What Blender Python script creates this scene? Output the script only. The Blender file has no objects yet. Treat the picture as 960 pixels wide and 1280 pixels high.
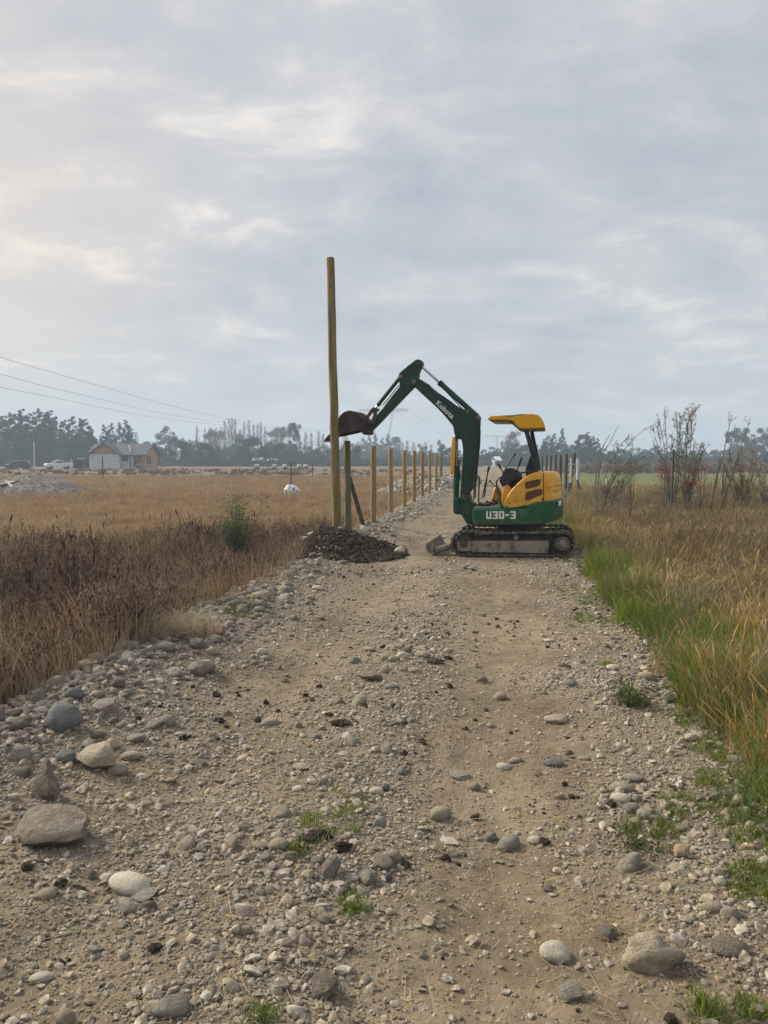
import bpy, bmesh, math, random
import numpy as np
from mathutils import Vector, Matrix

random.seed(7); RG = np.random.default_rng(11)
SC = bpy.context.scene; COL = SC.collection
F = 925.0; HZ = 575.0; CAMH = 1.6
PITCH = math.atan((640 - HZ) / F)

# ---------------------------------------------------------------- camera
cd = bpy.data.cameras.new('camera'); cam = bpy.data.objects.new('camera', cd); COL.objects.link(cam)
cd.sensor_fit = 'VERTICAL'; cd.sensor_height = 36.0; cd.sensor_width = 27.0; cd.lens = F / 1280 * 36
cd.clip_start = 0.05; cd.clip_end = 5000
cam.location = (0, 0, CAMH); cam.rotation_euler = (math.pi / 2 - PITCH, 0, 0)
SC.camera = cam
SC.view_settings.view_transform = 'Standard'; SC.view_settings.look = 'None'
SC.view_settings.exposure = EXPOSURE = 0.56; SC.view_settings.gamma = 1.0
SC.render.engine = 'CYCLES'
SC.cycles.use_denoising = True
SC.cycles.max_bounces = 5; SC.cycles.diffuse_bounces = 3; SC.cycles.glossy_bounces = 2
SC.cycles.volume_bounces = 1; SC.cycles.caustics_reflective = False; SC.cycles.caustics_refractive = False
SC.render.resolution_x = 768; SC.render.resolution_y = 1024

# ---------------------------------------------------------------- node helpers
def nd(nt, typ, **kw):
    n = nt.nodes.new(typ)
    for k, v in kw.items():
        if k.startswith('_'): setattr(n, k[1:], v)
        else:
            s = n.inputs[k.replace('_', ' ')] if not k.startswith('i') or not k[1:].isdigit() else n.inputs[int(k[1:])]
            if hasattr(v, 'is_output'): nt.links.new(v, s)
            else: s.default_value = v
    return n
def mth(nt, op, a, b=None, c=None, clamp=False):
    n = nt.nodes.new('ShaderNodeMath'); n.operation = op; n.use_clamp = clamp
    for i, v in enumerate((a, b, c)):
        if v is None: continue
        if hasattr(v, 'is_output'): nt.links.new(v, n.inputs[i])
        else: n.inputs[i].default_value = v
    return n.outputs[0]
def ramp(nt, fac, stops, interp='LINEAR'):
    n = nt.nodes.new('ShaderNodeValToRGB'); cr = n.color_ramp; cr.interpolation = interp
    while len(cr.elements) < len(stops): cr.elements.new(0.5)
    for e, (p, c) in zip(cr.elements, stops):
        e.position = p; e.color = (*c, 1) if len(c) == 3 else c
    nt.links.new(fac, n.inputs[0]); return n.outputs[0]
def mixc(nt, f, a, b, mode='MIX'):
    n = nt.nodes.new('ShaderNodeMix'); n.data_type = 'RGBA'; n.blend_type = mode
    for s, v in ((n.inputs[0], f), (n.inputs[6], a), (n.inputs[7], b)):
        if hasattr(v, 'is_output'): nt.links.new(v, s)
        else: s.default_value = v if isinstance(v, (int, float)) else (*v, 1)
    return n.outputs[2]

# ---------------------------------------------------------------- world: overcast evening sky
W = bpy.data.worlds.new('World'); SC.world = W; W.use_nodes = True
SUN_EL, SUN_AZ = math.radians(34), math.radians(-62)      # azimuth measured from the view axis (+Y), negative = left
nt = W.node_tree; nt.nodes.clear()
tc = nd(nt, 'ShaderNodeTexCoord')
sep = nd(nt, 'ShaderNodeSeparateXYZ', Vector=tc.outputs['Generated'])
zc = mth(nt, 'MAXIMUM', sep.outputs[2], 0.0)
den = mth(nt, 'ADD', zc, 0.25)
px_ = mth(nt, 'DIVIDE', sep.outputs[0], den); py_ = mth(nt, 'DIVIDE', sep.outputs[1], den)
cmb = nd(nt, 'ShaderNodeCombineXYZ', X=px_, Y=py_, Z=0.0)
warp = nd(nt, 'ShaderNodeTexNoise', Vector=cmb.outputs[0], Scale=0.9, Detail=3.0)
wv = nd(nt, 'ShaderNodeVectorMath', _operation='MULTIPLY_ADD', i0=warp.outputs['Color'], i1=(0.7, 0.7, 0), i2=cmb.outputs[0])
big = nd(nt, 'ShaderNodeTexNoise', Vector=wv.outputs[0], Scale=0.9, Detail=9.0, Roughness=0.56).outputs[0]
mp = nd(nt, 'ShaderNodeMapping', Vector=wv.outputs[0], Scale=(1.0, 1.3, 1), Location=(1.4, 3.2, 0))
fine = nd(nt, 'ShaderNodeTexNoise', Vector=mp.outputs[0], Scale=3.4, Detail=10.0, Roughness=0.64).outputs[0]
bf = mth(nt, 'ADD', mth(nt, 'MULTIPLY', big, 0.55), mth(nt, 'MULTIPLY', fine, 0.45))
base = ramp(nt, bf, [(0.38, (0.355, 0.39, 0.45)), (0.46, (0.43, 0.447, 0.492)), (0.53, (0.50, 0.503, 0.528)), (0.62, (0.65, 0.63, 0.62))])
dsun = nd(nt, 'ShaderNodeVectorMath', _operation='DOT_PRODUCT', i0=tc.outputs['Generated'],
          i1=(math.sin(math.radians(-29)) * math.cos(math.radians(13)), math.cos(math.radians(-29)) * math.cos(math.radians(13)), math.sin(math.radians(13)))).outputs['Value']
glow = mth(nt, 'POWER', mth(nt, 'MAXIMUM', dsun, 0.0), 40.0)
rim = mth(nt, 'MULTIPLY', mth(nt, 'SUBTRACT', fine, 0.515), 6.0, clamp=True)
rim2 = mth(nt, 'MULTIPLY', rim, mth(nt, 'MULTIPLY', mth(nt, 'SUBTRACT', big, 0.42), 5.0, clamp=True))
rimw = mth(nt, 'MULTIPLY', rim2, mth(nt, 'ADD', 0.42, mth(nt, 'MULTIPLY', glow, 1.3)))
c1 = mixc(nt, rimw, base, (0.93, 0.83, 0.72))
c2 = mixc(nt, mth(nt, 'MULTIPLY', glow, 0.48), c1, (0.86, 0.72, 0.58))
# near the horizon the deck closes into even grey
hz = mth(nt, 'SUBTRACT', 1.0, mth(nt, 'DIVIDE', zc, 0.17), clamp=True)
hz = mth(nt, 'POWER', hz, 1.3)
c3 = mixc(nt, mth(nt, 'MULTIPLY', hz, 0.75), c2, (0.50, 0.525, 0.545))
sky = nd(nt, 'ShaderNodeTexSky', _sky_type='NISHITA', _sun_disc=False, _sun_elevation=SUN_EL, _sun_rotation=SUN_AZ, _dust_density=3.0)
bg1 = nd(nt, 'ShaderNodeBackground', Color=sky.outputs[0], Strength=0.06)
bg2 = nd(nt, 'ShaderNodeBackground', Color=c3, Strength=0.85)
gap = mth(nt, 'ADD', 0.90, mth(nt, 'MULTIPLY', big, 0.12), clamp=True)
mx = nt.nodes.new('ShaderNodeMixShader'); nt.links.new(gap, mx.inputs[0]); nt.links.new(bg1.outputs[0], mx.inputs[1]); nt.links.new(bg2.outputs[0], mx.inputs[2])
wo = nt.nodes.new('ShaderNodeOutputWorld'); nt.links.new(mx.outputs[0], wo.inputs[0])

sd = bpy.data.lights.new('sun', 'SUN'); sun = bpy.data.objects.new('sun', sd); COL.objects.link(sun)
sd.energy = 3.9; sd.angle = math.radians(18); sd.color = (1.0, 0.90, 0.76)
sv = Vector((math.sin(SUN_AZ) * math.cos(SUN_EL), math.cos(SUN_AZ) * math.cos(SUN_EL), math.sin(SUN_EL)))
sun.rotation_euler = (-sv).to_track_quat('-Z', 'Y').to_euler()

# ---------------------------------------------------------------- haze
hb = bpy.data.meshes.new('haze')
x0, x1, y0, y1, z0, z1 = -1350, 1350, -90, 1350, -2.5, 52
hb.from_pydata([(x0,y0,z0),(x1,y0,z0),(x1,y1,z0),(x0,y1,z0),(x0,y0,z1),(x1,y0,z1),(x1,y1,z1),(x0,y1,z1)], [],
               [(0,3,2,1),(4,5,6,7),(0,1,5,4),(1,2,6,5),(2,3,7,6),(3,0,4,7)])
hz_o = bpy.data.objects.new('haze', hb); COL.objects.link(hz_o); hz_o['kind'] = 'stuff'
hm = bpy.data.materials.new('haze'); hm.use_nodes = True; hm.node_tree.nodes.clear()
pv = nd(hm.node_tree, 'ShaderNodeVolumePrincipled', Density=0.00122, Anisotropy=0.1); pv.inputs['Color'].default_value = (0.64, 0.81, 0.98, 1)
ho = hm.node_tree.nodes.new('ShaderNodeOutputMaterial'); hm.node_tree.links.new(pv.outputs[0], ho.inputs['Volume'])
hb.materials.append(hm)

# ---------------------------------------------------------------- rays from photo pixels to places
RM = cam.rotation_euler.to_matrix()
def ray(px, py):
    return RM @ Vector(((px - 480) / F, (640 - py) / F, -1.0))
def atY(px, py, Y):
    d = ray(px, py); k = Y / d.y
    return Vector((d.x * k, Y, CAMH + d.z * k))
def _h(ix, iy):
    v = np.sin(ix * 127.1 + iy * 311.7) * 43758.5453
    return v - np.floor(v)
def vn(x, y):
    ix = np.floor(x); iy = np.floor(y); fx = x - ix; fy = y - iy
    fx = fx * fx * (3 - 2 * fx); fy = fy * fy * (3 - 2 * fy)
    return (_h(ix, iy) * (1 - fx) + _h(ix + 1, iy) * fx) * (1 - fy) + (_h(ix, iy + 1) * (1 - fx) + _h(ix + 1, iy + 1) * fx) * fy
def fbm(x, y, s, o=3):
    a = 0.0; w = 0.5; x = np.asarray(x, float) * s + 31.7; y = np.asarray(y, float) * s + 17.3
    for _ in range(o):
        a = a + w * vn(x, y); w *= 0.5; x = x * 2.03 + 5.1; y = y * 2.03 + 9.2
    return a / (1 - 0.5 ** o)
K = 0.151                                   # the road runs this much to the right per metre ahead
PT = [-9, -5, -4, -3.4, -3.0, -2.6, -2.1, -1.45, -0.7, 0, 0.7, 1.2, 1.6, 2.3, 4, 8]
PZ = [-.08, -.16, -.20, -.12, .10, .14, .045, -.035, .025, -.035, .015, .02, -.01, -.16, -.12, -.08]
def H(x, y):
    x = np.asarray(x, float); y = np.asarray(y, float)
    t = x - K * y
    z = np.interp(t, PT, PZ)
    near = np.clip(1 - np.abs(y) / 60, 0.0, 1)
    z = z + (fbm(x, y, .5) - .5) * .09 * near + (fbm(x, y, 2.2) - .5) * .045 * near
    z = z + (fbm(x, y, 9, 2) - .5) * .022 * np.clip(1 - y / 18, 0, 1)
    w = np.clip((x - .55) / .5, 0, 1) * np.clip((4.0 - x) / .5, 0, 1) * np.clip((y - 11.2) / .5, 0, 1) * np.clip((14.9 - y) / .6, 0, 1)
    z = z * (1 - w) + w * (.022 * (x - 2.1) + (fbm(x, y, 9, 2) - .5) * .015)
    return z
def h(x, y): return float(H(x, y))
def G(px, py, dz=0.0):
    d = ray(px, py); z = 0.0
    for _ in range(6):
        k = (z - CAMH) / d.z
        z = h(d.x * k, d.y * k) + dz
    return Vector((d.x * k, d.y * k, z))

# ---------------------------------------------------------------- materials
def mat(name, cols, scale=6, rough=.8, bump=0.0, bscale=40, stretch=(1, 1, 1), metal=0.0, spec=0.3, rnd=0.0, detail=5,
        attr=None, dirt=None, coords='Object', trans=0.0):
    m = bpy.data.materials.new(name); m.use_nodes = True; nt = m.node_tree; bs = nt.nodes['Principled BSDF']
    tc = nd(nt, 'ShaderNodeTexCoord'); src = tc.outputs[coords]
    if coords == 'World': pass
    mp = nd(nt, 'ShaderNodeMapping', Vector=src, Scale=stretch)
    ns = nd(nt, 'ShaderNodeTexNoise', Vector=mp.outputs[0], Scale=scale, Detail=float(detail), Roughness=.6)
    fac = ns.outputs[0]
    if attr:
        at = nd(nt, 'ShaderNodeAttribute', _attribute_name=attr)
        fac = mth(nt, 'ADD', mth(nt, 'MULTIPLY', fac, .35), mth(nt, 'MULTIPLY', at.outputs['Fac'], .65))
    n = len(cols)
    lo, hi = (.3, .7) if not attr else (.2, .8)
    c = ramp(nt, fac, [(lo + (hi - lo) * i / max(1, n - 1), q) for i, q in enumerate(cols)])
    if dirt:
        dcol, dsc, dlo, dk = dirt
        dn = nd(nt, 'ShaderNodeTexNoise', Vector=mp.outputs[0], Scale=dsc, Detail=7.0, Roughness=.65)
        c = mixc(nt, mth(nt, 'MULTIPLY', mth(nt, 'MULTIPLY', mth(nt, 'SUBTRACT', dn.outputs[0], dlo), 8.0, clamp=True), dk), c, dcol)
    if rnd:
        oi = nd(nt, 'ShaderNodeObjectInfo')
        hs = nd(nt, 'ShaderNodeHueSaturation', Color=c)
        nt.links.new(mth(nt, 'ADD', 1 - rnd, mth(nt, 'MULTIPLY', oi.outputs['Random'], 2 * rnd)), hs.inputs['Value'])
        r2 = mth(nt, 'FRACT', mth(nt, 'MULTIPLY', oi.outputs['Random'], 17.3))
        nt.links.new(mth(nt, 'ADD', .75, mth(nt, 'MULTIPLY', r2, .5)), hs.inputs['Saturation'])
        r3 = mth(nt, 'FRACT', mth(nt, 'MULTIPLY', oi.outputs['Random'], 53.7))
        nt.links.new(mth(nt, 'ADD', .485, mth(nt, 'MULTIPLY', r3, .03)), hs.inputs['Hue'])
        c = hs.outputs[0]
    nt.links.new(c, bs.inputs['Base Color'])
    bs.inputs['Roughness'].default_value = rough; bs.inputs['Metallic'].default_value = metal
    bs.inputs['Specular IOR Level'].default_value = spec
    if bump:
        bn = nd(nt, 'ShaderNodeTexNoise', Vector=mp.outputs[0], Scale=bscale, Detail=6.0, Roughness=.6)
        b = nd(nt, 'ShaderNodeBump', Strength=1.0, Distance=bump, Height=bn.outputs[0])
        nt.links.new(b.outputs[0], bs.inputs['Normal'])
    if trans:
        tl = nd(nt, 'ShaderNodeBsdfTranslucent', Color=c)
        ms = nt.nodes.new('ShaderNodeMixShader'); ms.inputs[0].default_value = trans
        nt.links.new(bs.outputs[0], ms.inputs[1]); nt.links.new(tl.outputs[0], ms.inputs[2])
        nt.links.new(ms.outputs[0], nt.nodes['Material Output'].inputs[0])
    return m

# ---------------------------------------------------------------- mesh helpers
def tag(o, label=None, cat=None, group=None, kind=None):
    if label: o['label'] = label
    if cat: o['category'] = cat
    if group: o['group'] = group
    if kind: o['kind'] = kind
    return o
def empty(name, loc=(0, 0, 0), rz=0.0, rot=None):
    o = bpy.data.objects.new(name, None); COL.objects.link(o); o.location = loc
    o.rotation_euler = rot if rot else (0, 0, rz); o.empty_display_size = .2
    return o
def link(name, me, parent=None, loc=None):
    o = bpy.data.objects.new(name, me); COL.objects.link(o)
    if loc is not None: o.location = loc
    if parent: o.parent = parent
    return o
def copy_tree(o, parent=None, label=None):
    c = o.copy(); COL.objects.link(c)
    if parent: c.parent = parent
    if label: c['label'] = label
    for ch in list(o.children): copy_tree(ch, c)
    return c

class MB:
    """collects shapes; build() links them as one mesh object"""
    def __init__(s, M=None): s.v = []; s.f = []; s.M = M
    def add(s, vs, fs):
        b = len(s.v); s.v += [tuple(v) for v in vs]; s.f += [tuple(b + i for i in f) for f in fs]; return s
    def box(s, c, d, R=None):
        x, y, z = (k / 2 for k in d); c = Vector(c)
        vs = [Vector((a * x, b * y, e * z)) for a in (-1, 1) for b in (-1, 1) for e in (-1, 1)]
        if R is not None: vs = [R @ v for v in vs]
        return s.add([c + v for v in vs], [(0,1,3,2),(4,6,7,5),(0,4,5,1),(2,3,7,6),(0,2,6,4),(1,5,7,3)])
    def tube(s, pts, r, n=8, cap=True):
        pts = [Vector(p) for p in pts]; rs = r if isinstance(r, (list, tuple)) else [r] * len(pts)
        rings = []; prev = None
        for i, p in enumerate(pts):
            t = (pts[min(i + 1, len(pts) - 1)] - pts[max(i - 1, 0)]).normalized()
            a = t.orthogonal().normalized() if prev is None else (prev - t * prev.dot(t)).normalized()
            prev = a; b = t.cross(a)
            rings.append([p + (a * math.cos(2 * math.pi * j / n) + b * math.sin(2 * math.pi * j / n)) * rs[i] for j in range(n)])
        vs = [q for rg in rings for q in rg]; fs = []
        for i in range(len(pts) - 1):
            for j in range(n):
                fs.append((i * n + j, i * n + (j + 1) % n, (i + 1) * n + (j + 1) % n, (i + 1) * n + j))
        if cap: fs += [tuple(range(n - 1, -1, -1)), tuple(range((len(pts) - 1) * n, len(pts) * n))]
        return s.add(vs, fs)
    def extr(s, A, B):
        """closed prism between two matching point loops"""
        n = len(A); return s.add(list(A) + list(B), [tuple(range(n - 1, -1, -1)), tuple(range(n, 2 * n))] + [(i, (i + 1) % n, n + (i + 1) % n, n + i) for i in range(n)])
    def build(s, name, m=None, parent=None, smooth=False, bevel=0.0, seg=2, inv=None, ang=35):
        me = bpy.data.meshes.new(name)
        vs = s.v if inv is None else [tuple(inv @ Vector(v)) for v in s.v]
        me.from_pydata(vs, [], s.f); me.update()
        bm = bmesh.new(); bm.from_mesh(me); bmesh.ops.recalc_face_normals(bm, faces=bm.faces)
        bm.to_mesh(me); bm.free()
        if m: me.materials.append(m)
        o = link(name, me, parent)
        if bevel:
            b = o.modifiers.new('b', 'BEVEL'); b.width = bevel; b.segments = seg; b.limit_method = 'ANGLE'; b.angle_limit = math.radians(ang)
        if smooth or bevel:
            me.shade_smooth() if smooth is True else me.shade_flat()
            if smooth == 'auto' or (bevel and smooth is not True):
                me.shade_smooth()
                try: me.set_sharp_from_angle(angle=math.radians(40))
                except Exception: pass
        return o

def npmesh(name, V, Fq, mats=(), attrs=None, smooth=False):
    """numpy verts (N,3) and faces (M,k)"""
    me = bpy.data.meshes.new(name); V = np.asarray(V, np.float32); Fq = np.asarray(Fq, np.int32)
    me.vertices.add(len(V)); me.vertices.foreach_set('co', V.ravel())
    if len(Fq):
        k = Fq.shape[1]
        me.loops.add(Fq.size); me.loops.foreach_set('vertex_index', Fq.ravel())
        me.polygons.add(len(Fq)); me.polygons.foreach_set('loop_start', np.arange(0, Fq.size, k, dtype=np.int32))
        me.polygons.foreach_set('use_smooth', np.full(len(Fq), smooth))
    for nme, arr in (attrs or {}).items():
        a = me.attributes.new(nme, 'FLOAT', 'POINT'); a.data.foreach_set('value', np.asarray(arr, np.float32))
    for m in mats: me.materials.append(m)
    me.update(calc_edges=True); return me

def rock(name, seed, sub=3, squash=(1, .8, .6), rough=.16, m=None, angular=0.0, fs=1.3):
    r = random.Random(seed); bm = bmesh.new(); bmesh.ops.create_icosphere(bm, subdivisions=sub, radius=1)
    off = Vector((r.uniform(-50, 50), r.uniform(-50, 50), r.uniform(-50, 50)))
    from mathutils import noise
    planes = [(Vector((r.gauss(0, 1), r.gauss(0, 1), r.gauss(0, 1))).normalized(), r.uniform(.50, .8)) for _ in range(9)]
    for v in bm.verts:
        p = v.co.copy(); q = p * (1 + rough * noise.noise(p * fs + off) * 1.6 + rough * .5 * noise.noise(p * 3.1 + off))
        if angular:
            for nrm, d in planes:
                k = q.dot(nrm) - d
                if k > 0: q -= nrm * k * angular
            q += q.normalized() * .06 * angular * noise.noise(p * 6 + off)
        v.co = Vector((q.x * squash[0], q.y * squash[1], q.z * squash[2]))
    me = bpy.data.meshes.new(name); bm.to_mesh(me); bm.free(); me.shade_smooth()
    if angular:
        try: me.set_sharp_from_angle(angle=math.radians(28))
        except Exception: pass
    if m: me.materials.append(m)
    return me

PROTO = {}
def protos(key, meshes):
    c = bpy.data.collections.new('source_' + key)
    for i, me in enumerate(meshes):
        c.objects.link(bpy.data.objects.new('%s_%02d' % (key, i), me))
    PROTO[key] = (c, len(meshes)); return c
def scatter(name, key, P, rot, scl, parent=None, **tags):
    c, n = PROTO[key]; P = np.asarray(P, np.float32); N = len(P)
    me = npmesh(name, P, np.zeros((0, 3)))
    for nm, arr in (('rot', rot), ('scl', scl)):
        a = me.attributes.new(nm, 'FLOAT_VECTOR', 'POINT'); arr = np.asarray(arr, np.float32)
        if arr.ndim == 1: arr = np.repeat(arr[:, None], 3, 1)
        a.data.foreach_set('vector', arr.ravel())
    a = me.attributes.new('idx', 'INT', 'POINT'); a.data.foreach_set('value', RG.integers(0, n, N).astype(np.int32))
    o = link(name, me, parent); tag(o, kind='stuff', **tags)
    g = bpy.data.node_groups.new(name, 'GeometryNodeTree')
    g.interface.new_socket('Geometry', in_out='INPUT', socket_type='NodeSocketGeometry')
    g.interface.new_socket('Geometry', in_out='OUTPUT', socket_type='NodeSocketGeometry')
    gi = g.nodes.new('NodeGroupInput'); go = g.nodes.new('NodeGroupOutput')
    ci = g.nodes.new('GeometryNodeCollectionInfo'); ci.inputs['Collection'].default_value = c
    ci.inputs['Separate Children'].default_value = True; ci.inputs['Reset Children'].default_value = True
    ip = g.nodes.new('GeometryNodeInstanceOnPoints'); ip.inputs['Pick Instance'].default_value = True
    def na(nm, dt):
        q = g.nodes.new('GeometryNodeInputNamedAttribute'); q.data_type = dt; q.inputs['Name'].default_value = nm; return q.outputs[0]
    L = g.links.new
    L(gi.outputs[0], ip.inputs['Points']); L(ci.outputs[0], ip.inputs['Instance'])
    L(na('idx', 'INT'), ip.inputs['Instance Index']); L(na('rot', 'FLOAT_VECTOR'), ip.inputs['Rotation']); L(na('scl', 'FLOAT_VECTOR'), ip.inputs['Scale'])
    L(ip.outputs[0], go.inputs[0])
    md = o.modifiers.new('scatter', 'NODES'); md.node_group = g
    return o

# ================================================================ TERRAIN
def grav(x, y):
    """how stony the road is: 0 bare earth .. 1 packed stones"""
    x = np.asarray(x, float); y = np.asarray(y, float); t = x - K * y
    b = np.interp(t, [-3.4, -2.9, -2.3, -1.9, -1.5, -1.0, -.6, -.2, .25, .6, 1.0, 1.45], [.9, 1, .9, .45, .22, .36, .66, .04, .04, .5, .66, .6])
    b = b + .25 * np.clip((t - .5), 0, 1) * np.clip(1.6 - y / 4, 0, 1)
    b = b + .30 * np.clip(1.2 - np.abs(t + 1.2) / 1.1, 0, 1) * np.clip(1.4 - np.abs(y - 4.2) / 3, 0, 1)
    return np.clip(b + (fbm(x, y, .9) - .5) * .9 + (fbm(x, y, 3.1) - .5) * .5, 0, 1.2)

def ground_mat(name, kind):
    m = bpy.data.materials.new(name); m.use_nodes = True; nt = m.node_tree; bs = nt.nodes['Principled BSDF']
    bs.inputs['Roughness'].default_value = .95; bs.inputs['Specular IOR Level'].default_value = .15
    geo = nd(nt, 'ShaderNodeNewGeometry'); P = geo.outputs['Position']
    n1 = nd(nt, 'ShaderNodeTexNoise', Vector=P, Scale=.8, Detail=8.0, Roughness=.62).outputs[0]
    n2 = nd(nt, 'ShaderNodeTexNoise', Vector=P, Scale=9.0, Detail=8.0, Roughness=.7).outputs[0]
    if kind == 'road':
        at = nd(nt, 'ShaderNodeAttribute', _attribute_name='grav').outputs['Fac']
        c = ramp(nt, n1, [(.32, (.13, .099, .066)), (.45, (.195, .152, .102)), (.56, (.262, .208, .143)), (.70, (.218, .174, .12))])
        c = mixc(nt, mth(nt, 'MULTIPLY', mth(nt, 'SUBTRACT', n2, .50), 3.2, clamp=True), c, (.11, .082, .055))
        c = mixc(nt, mth(nt, 'MULTIPLY', mth(nt, 'SUBTRACT', .46, n2), 3.0, clamp=True), c, (.37, .29, .20))
        c = mixc(nt, mth(nt, 'MULTIPLY', mth(nt, 'SUBTRACT', at, .35), .9, clamp=True), c, mixc(nt, n2, (.16, .128, .098), (.28, .235, .185)))
        hts = []
        for sc, th, k in ((38.0, .42, .9), (90.0, .40, 1.0), (190.0, .4, 1.0)):
            wp = nd(nt, 'ShaderNodeVectorMath', _operation='ADD', i0=P, i1=nd(nt, 'ShaderNodeVectorMath', _operation='SCALE', i0=nd(nt, 'ShaderNodeTexNoise', Vector=P, Scale=sc * .7, Detail=1.0).outputs['Color'], Scale=.5 / sc).outputs[0])
            vo = nd(nt, 'ShaderNodeTexVoronoi', Vector=wp.outputs[0], Scale=sc, Randomness=1.0)
            sc_ = nd(nt, 'ShaderNodeSeparateColor', Color=vo.outputs['Color'])
            size = mth(nt, 'ADD', .12, mth(nt, 'MULTIPLY', sc_.outputs[1], .34))
            pres = mth(nt, 'MULTIPLY', mth(nt, 'SUBTRACT', mth(nt, 'ADD', mth(nt, 'MULTIPLY', at, .62), .34), sc_.outputs[2]), 20.0, clamp=True)
            ms = mth(nt, 'MULTIPLY', mth(nt, 'MULTIPLY', mth(nt, 'SUBTRACT', size, vo.outputs['Distance']), 9.0, clamp=True), pres)
            pc = ramp(nt, sc_.outputs[0], [(0, (.15, .125, .10)), (.35, (.25, .215, .175)), (.7, (.36, .315, .255)), (1, (.50, .45, .375))])
            c = mixc(nt, mth(nt, 'MULTIPLY', ms, k * .9), c, pc)
            hts.append(mth(nt, 'MULTIPLY', mth(nt, 'MULTIPLY', mth(nt, 'SUBTRACT', size, vo.outputs['Distance']), pres, clamp=True), .55 / sc))
        hsum = mth(nt, 'ADD', mth(nt, 'ADD', hts[0], hts[1]), hts[2])
        hsum = mth(nt, 'ADD', hsum, mth(nt, 'MULTIPLY', n2, .010))
        b = nd(nt, 'ShaderNodeBump', Strength=1.0, Distance=2.2, Height=hsum)
    else:
        mpn = nd(nt, 'ShaderNodeMapping', Vector=P, Scale=(.35, 1, 1))
        ns = nd(nt, 'ShaderNodeTexNoise', Vector=mpn.outputs[0], Scale=.16, Detail=8.0, Roughness=.6).outputs[0]
        sp = nd(nt, 'ShaderNodeSeparateXYZ', Vector=P)
        if kind == 'left':
            c = ramp(nt, ns, [(.30, (.18, .128, .082)), (.43, (.26, .178, .098)), (.53, (.32, .222, .115)), (.66, (.24, .175, .10))])
            c = mixc(nt, mth(nt, 'MULTIPLY', mth(nt, 'SUBTRACT', n2, .52), 3.0, clamp=True), c, (.14, .10, .065))
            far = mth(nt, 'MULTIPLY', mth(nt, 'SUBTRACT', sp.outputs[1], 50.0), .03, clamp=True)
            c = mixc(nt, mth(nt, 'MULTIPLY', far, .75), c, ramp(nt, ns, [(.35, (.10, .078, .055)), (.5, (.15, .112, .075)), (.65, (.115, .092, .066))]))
        else:
            c = ramp(nt, ns, [(.30, (.085, .10, .035)), (.5, (.12, .13, .05)), (.68, (.16, .15, .07))])
            c = mixc(nt, mth(nt, 'MULTIPLY', mth(nt, 'SUBTRACT', n2, .5), 2.0, clamp=True), c, (.10, .085, .045))
            far = mth(nt, 'MULTIPLY', mth(nt, 'SUBTRACT', sp.outputs[1], 26.0), .08, clamp=True)
            c = mixc(nt, far, c, ramp(nt, ns, [(.3, (.095, .115, .042)), (.5, (.13, .145, .058)), (.7, (.165, .165, .075))]))
            far2 = mth(nt, 'MULTIPLY', mth(nt, 'SUBTRACT', sp.outputs[1], 92.0), .05, clamp=True)
            c = mixc(nt, far2, c, (.12, .10, .06))
        b = nd(nt, 'ShaderNodeBump', Strength=.8, Distance=.03, Height=n2)
    nt.links.new(c, bs.inputs['Base Color']); nt.links.new(b.outputs[0], bs.inputs['Normal'])
    return m

def sheet(name, ts, m):
    ys = list(np.arange(-80, -8, 12)) + list(np.arange(-8, 1.2, .4)); y = 1.2
    while y < 60: ys.append(y); y *= 1.0075
    while y < 1300: ys.append(y); y *= 1.05
    ys = np.array(ys); T, Y = np.meshgrid(ts, ys); X = T + K * Y
    Z = H(X, Y); nx = len(ts); ny = len(ys)
    i = np.arange(ny - 1)[:, None] * nx + np.arange(nx - 1)[None, :]
    Fq = np.stack([i, i + 1, i + 1 + nx, i + nx], -1).reshape(-1, 4)
    V = np.stack([X, Y, Z], -1).reshape(-1, 3)
    me = npmesh(name, V, Fq, [m], {'grav': grav(V[:, 0], V[:, 1])}, smooth=True)
    return tag(link(name, me), kind='structure')
TL, TR = -3.4, 1.5
gl = [0.0]
while gl[-1] < 950: gl.append(gl[-1] + max(.06, gl[-1] * .045))
gl = np.array(gl)
road = sheet('dirt_road', np.linspace(TL, TR, 165), ground_mat('road_earth', 'road'))
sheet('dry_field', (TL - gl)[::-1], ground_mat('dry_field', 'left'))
sheet('green_pasture', TR + gl, ground_mat('pasture', 'right'))

# ================================================================ STONES AND GRAVEL
STONE = [(.165, .134, .10), (.285, .24, .185), (.40, .345, .27), (.54, .48, .385)]
m_peb = mat('pebble', STONE, scale=1.2, rough=.9, rnd=.42, bump=.003, bscale=14)
m_cob = mat('cobble', [(.27, .235, .185), (.39, .345, .275), (.52, .47, .385)], scale=2.5, rough=.9, rnd=.36, bump=.035, bscale=9, dirt=((.20, .155, .105), 3.0, .55, .6))
m_clod = mat('clod', [(.045, .032, .021), (.09, .064, .043), (.15, .11, .075)], scale=3, rough=1, rnd=.3, bump=.05, bscale=6)
protos('pebble', [rock('pebble', i, 2, (1, .74, .40 + .07 * (i % 3)), .30, m_peb, angular=(0.8 if i % 3 else .2)) for i in range(8)])
protos('cob', [rock('cobble', 40 + i, 3, (1, .8, .62), .14, m_cob, angular=(.6 if i % 3 == 0 else 0.0)) for i in range(6)])
protos('clod', [rock('clod', 80 + i, 2, (1, .85, .7), .5, m_clod, angular=.6, fs=2.5) for i in range(5)])

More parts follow.
